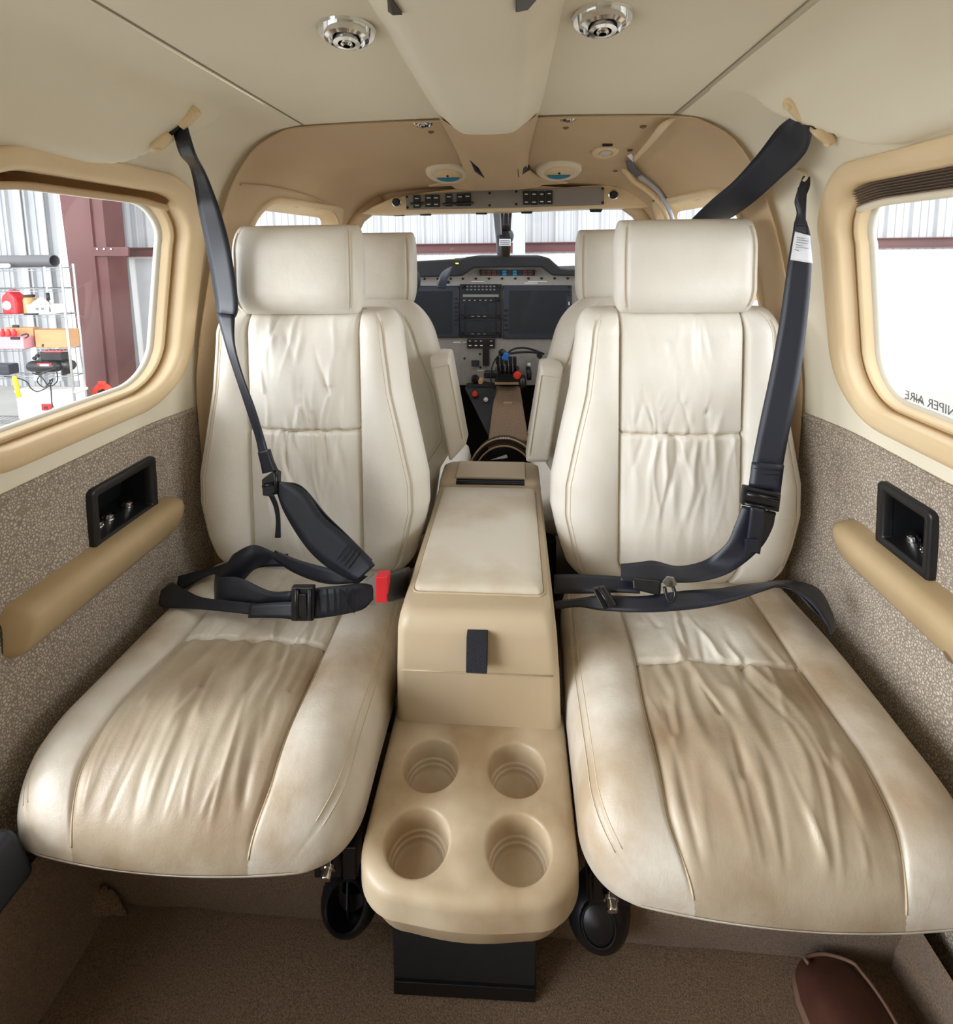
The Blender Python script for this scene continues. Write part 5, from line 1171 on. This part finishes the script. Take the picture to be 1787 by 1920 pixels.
for dy in (0, .07): 
    e0 = Py(45, 690, YR).x; e1 = Py(108+dy*230, 690, YR).x; rr = .066
    lathe('tank', [(0, 0), (rr*.5, .006), (rr*.85, .03), (rr, .07), (rr, (e1-e0)-.07), (rr*.85, (e1-e0)-.03), (rr*.5, (e1-e0)-.006), (0, e1-e0)], 'black_plastic', ac, (e0, YR+.05+dy, zd+.105), (1, 0, 0), 20)
px_box('motor', 66, 108, zd+.165, .12, YR+.04, .12, 'black_plastic', ac, .02); px_box('motor_trim', 74, 108, zd+.268, .025, YR+.03, .12, 'red_button', ac, .006)['label'] = 'red strip'
a_ = px_box('decal', 60, 87, zd+.115, .04, YR-.012, .008, 'red_button', ac, .002); px_box('decal_print', 65, 82, zd+.122, .022, YR-.014, .004, 'mark_white', a_, 0)
for a in (58, 64): lathe('gauge', [(0, .02), (.02, .02), (.024, 0)], 'rubber', ac, (Py(a, 668, YR).x, YR+.05, zd+.20+.03*(a > 60)), (0, -1, 0), 12)
tube('handle', [Py(62, 700, YR-.03), Py(72, 702, YR-.04), Py(106, 690, YR-.03)], .012, 'black_metal', ac, 8)
for f in (55, 104): px_box('foot', f, f+4, zd+.004, .05, YR+.04, .1, 'rubber', ac, .004)
cbl = tube('power_cable', [Py(a, b, YR-.06) for a, b in ((106, 694), (108, 712), (100, 722), (90, 722), (76, 705), (70, 716), (84, 726), (98, 710), (94, 722), (72, 734), (58, 728), (50, 716), (30, 708), (8, 706))], .006, 'rubber', None, 6, 5); tag(cbl, 'looped black power cable hanging from the compressor shelf', 'cable')
cb3 = tube('plug_cable', [Py(a, b, YR-.07) for a, b in ((93, 712), (96, 735), (97, 752), (99, 764))], [.006]*15+[.014], 'rubber', None, 6, 5); tag(cb3, 'black cable ending in a plug in front of the white tote', 'cable')
wt = px_box('storage_tote', 12, 126, lev[5]+.006, .36, YR+.0, .16, 'tote', None, .02); tag(wt, 'white storage tote with a red latch on the rack', 'tote'); px_box('tote_rim', 10, 128, lev[5]+.33, .03, YR-.01, .18, 'tote', wt, .006)
lt_ = px_box('latch', 59, 76, lev[5]+.13, .075, YR-.025, .02, 'red_button', wt, .004); px_box('latch_inset', 63, 71, lev[5]+.15, .03, YR-.028, .008, 'shoe_leather', lt_, 0)
dk = px_box('dark_case', -40, 5, zd+.006, .12, YR+.02, .14, 'bezel', None, .02); tag(dk, 'dark grey case at the end of the compressor shelf', 'case')
br_ = empty('yellow_broom', Py(35, 740, YR-.3)); tag(br_, 'broom with a yellow grip leaning against the rack', 'broom')
tube('grip', [Py(27, 706, YR-.2), Py(36, 745, YR-.25)], .022, 'yellow', br_, 10); tube('handle', [Py(36, 745, YR-.25), Py(46, 782, YR-.3), Py(60, 840, YR-.35)], .016, 'mark_white', br_, 8)
sq = empty('grease_gun', Py(88, 540, YR-.05)); tag(sq, 'white tube with a black grip hung in front of the rack', 'tool')
tube('barrel', [Py(83, 500, YR-.05), Py(89, 550, YR-.05)], .010, 'mark_white', sq, 8); tube('grip', [Py(89, 549, YR-.05), Py(91, 563, YR-.05)], .018, 'black_plastic', sq, 8); tube('tip', [Py(91, 563, YR-.05), Py(94, 585, YR-.05)], .008, 'steel', sq, 8)
rl = empty('cord_reel', Py(194, 730, 5.9)); tag(rl, 'orange-red cord reel standing by the foot of the red column', 'reel')
cR = Py(194, 738, 5.9)
lathe('reel_disc', [(.06, 0), (.128, 0), (.128, .02), (.06, .02), (.06, 0)], 'reel_red', rl, cR, (0, -1, .1), 32); box('reel_handle', cR+Vector((0, -.01, .13)), (.085, .03, .05), 'reel_red', rl, .01); lathe('reel_core', [(0, .03), (.05, .03), (.055, 0)], 'rubber', rl, cR, (0, -1, .1), 20)
for k in range(3): a = k*2.1; tube('spoke', [cR+Vector((.03*math.cos(a), -.01, .03*math.sin(a))), cR+Vector((.11*math.cos(a), -.01, .11*math.sin(a)))], .012, 'reel_red', rl, 6)
tube('stand', [cR+Vector((-.10, .02, -.05)), cR+Vector((-.13, .03, GZ-cR.z))], .012, 'reel_red', rl, 6); tube('stand', [cR+Vector((.10, .02, -.05)), cR+Vector((.13, .03, GZ-cR.z))], .012, 'reel_red', rl, 6)
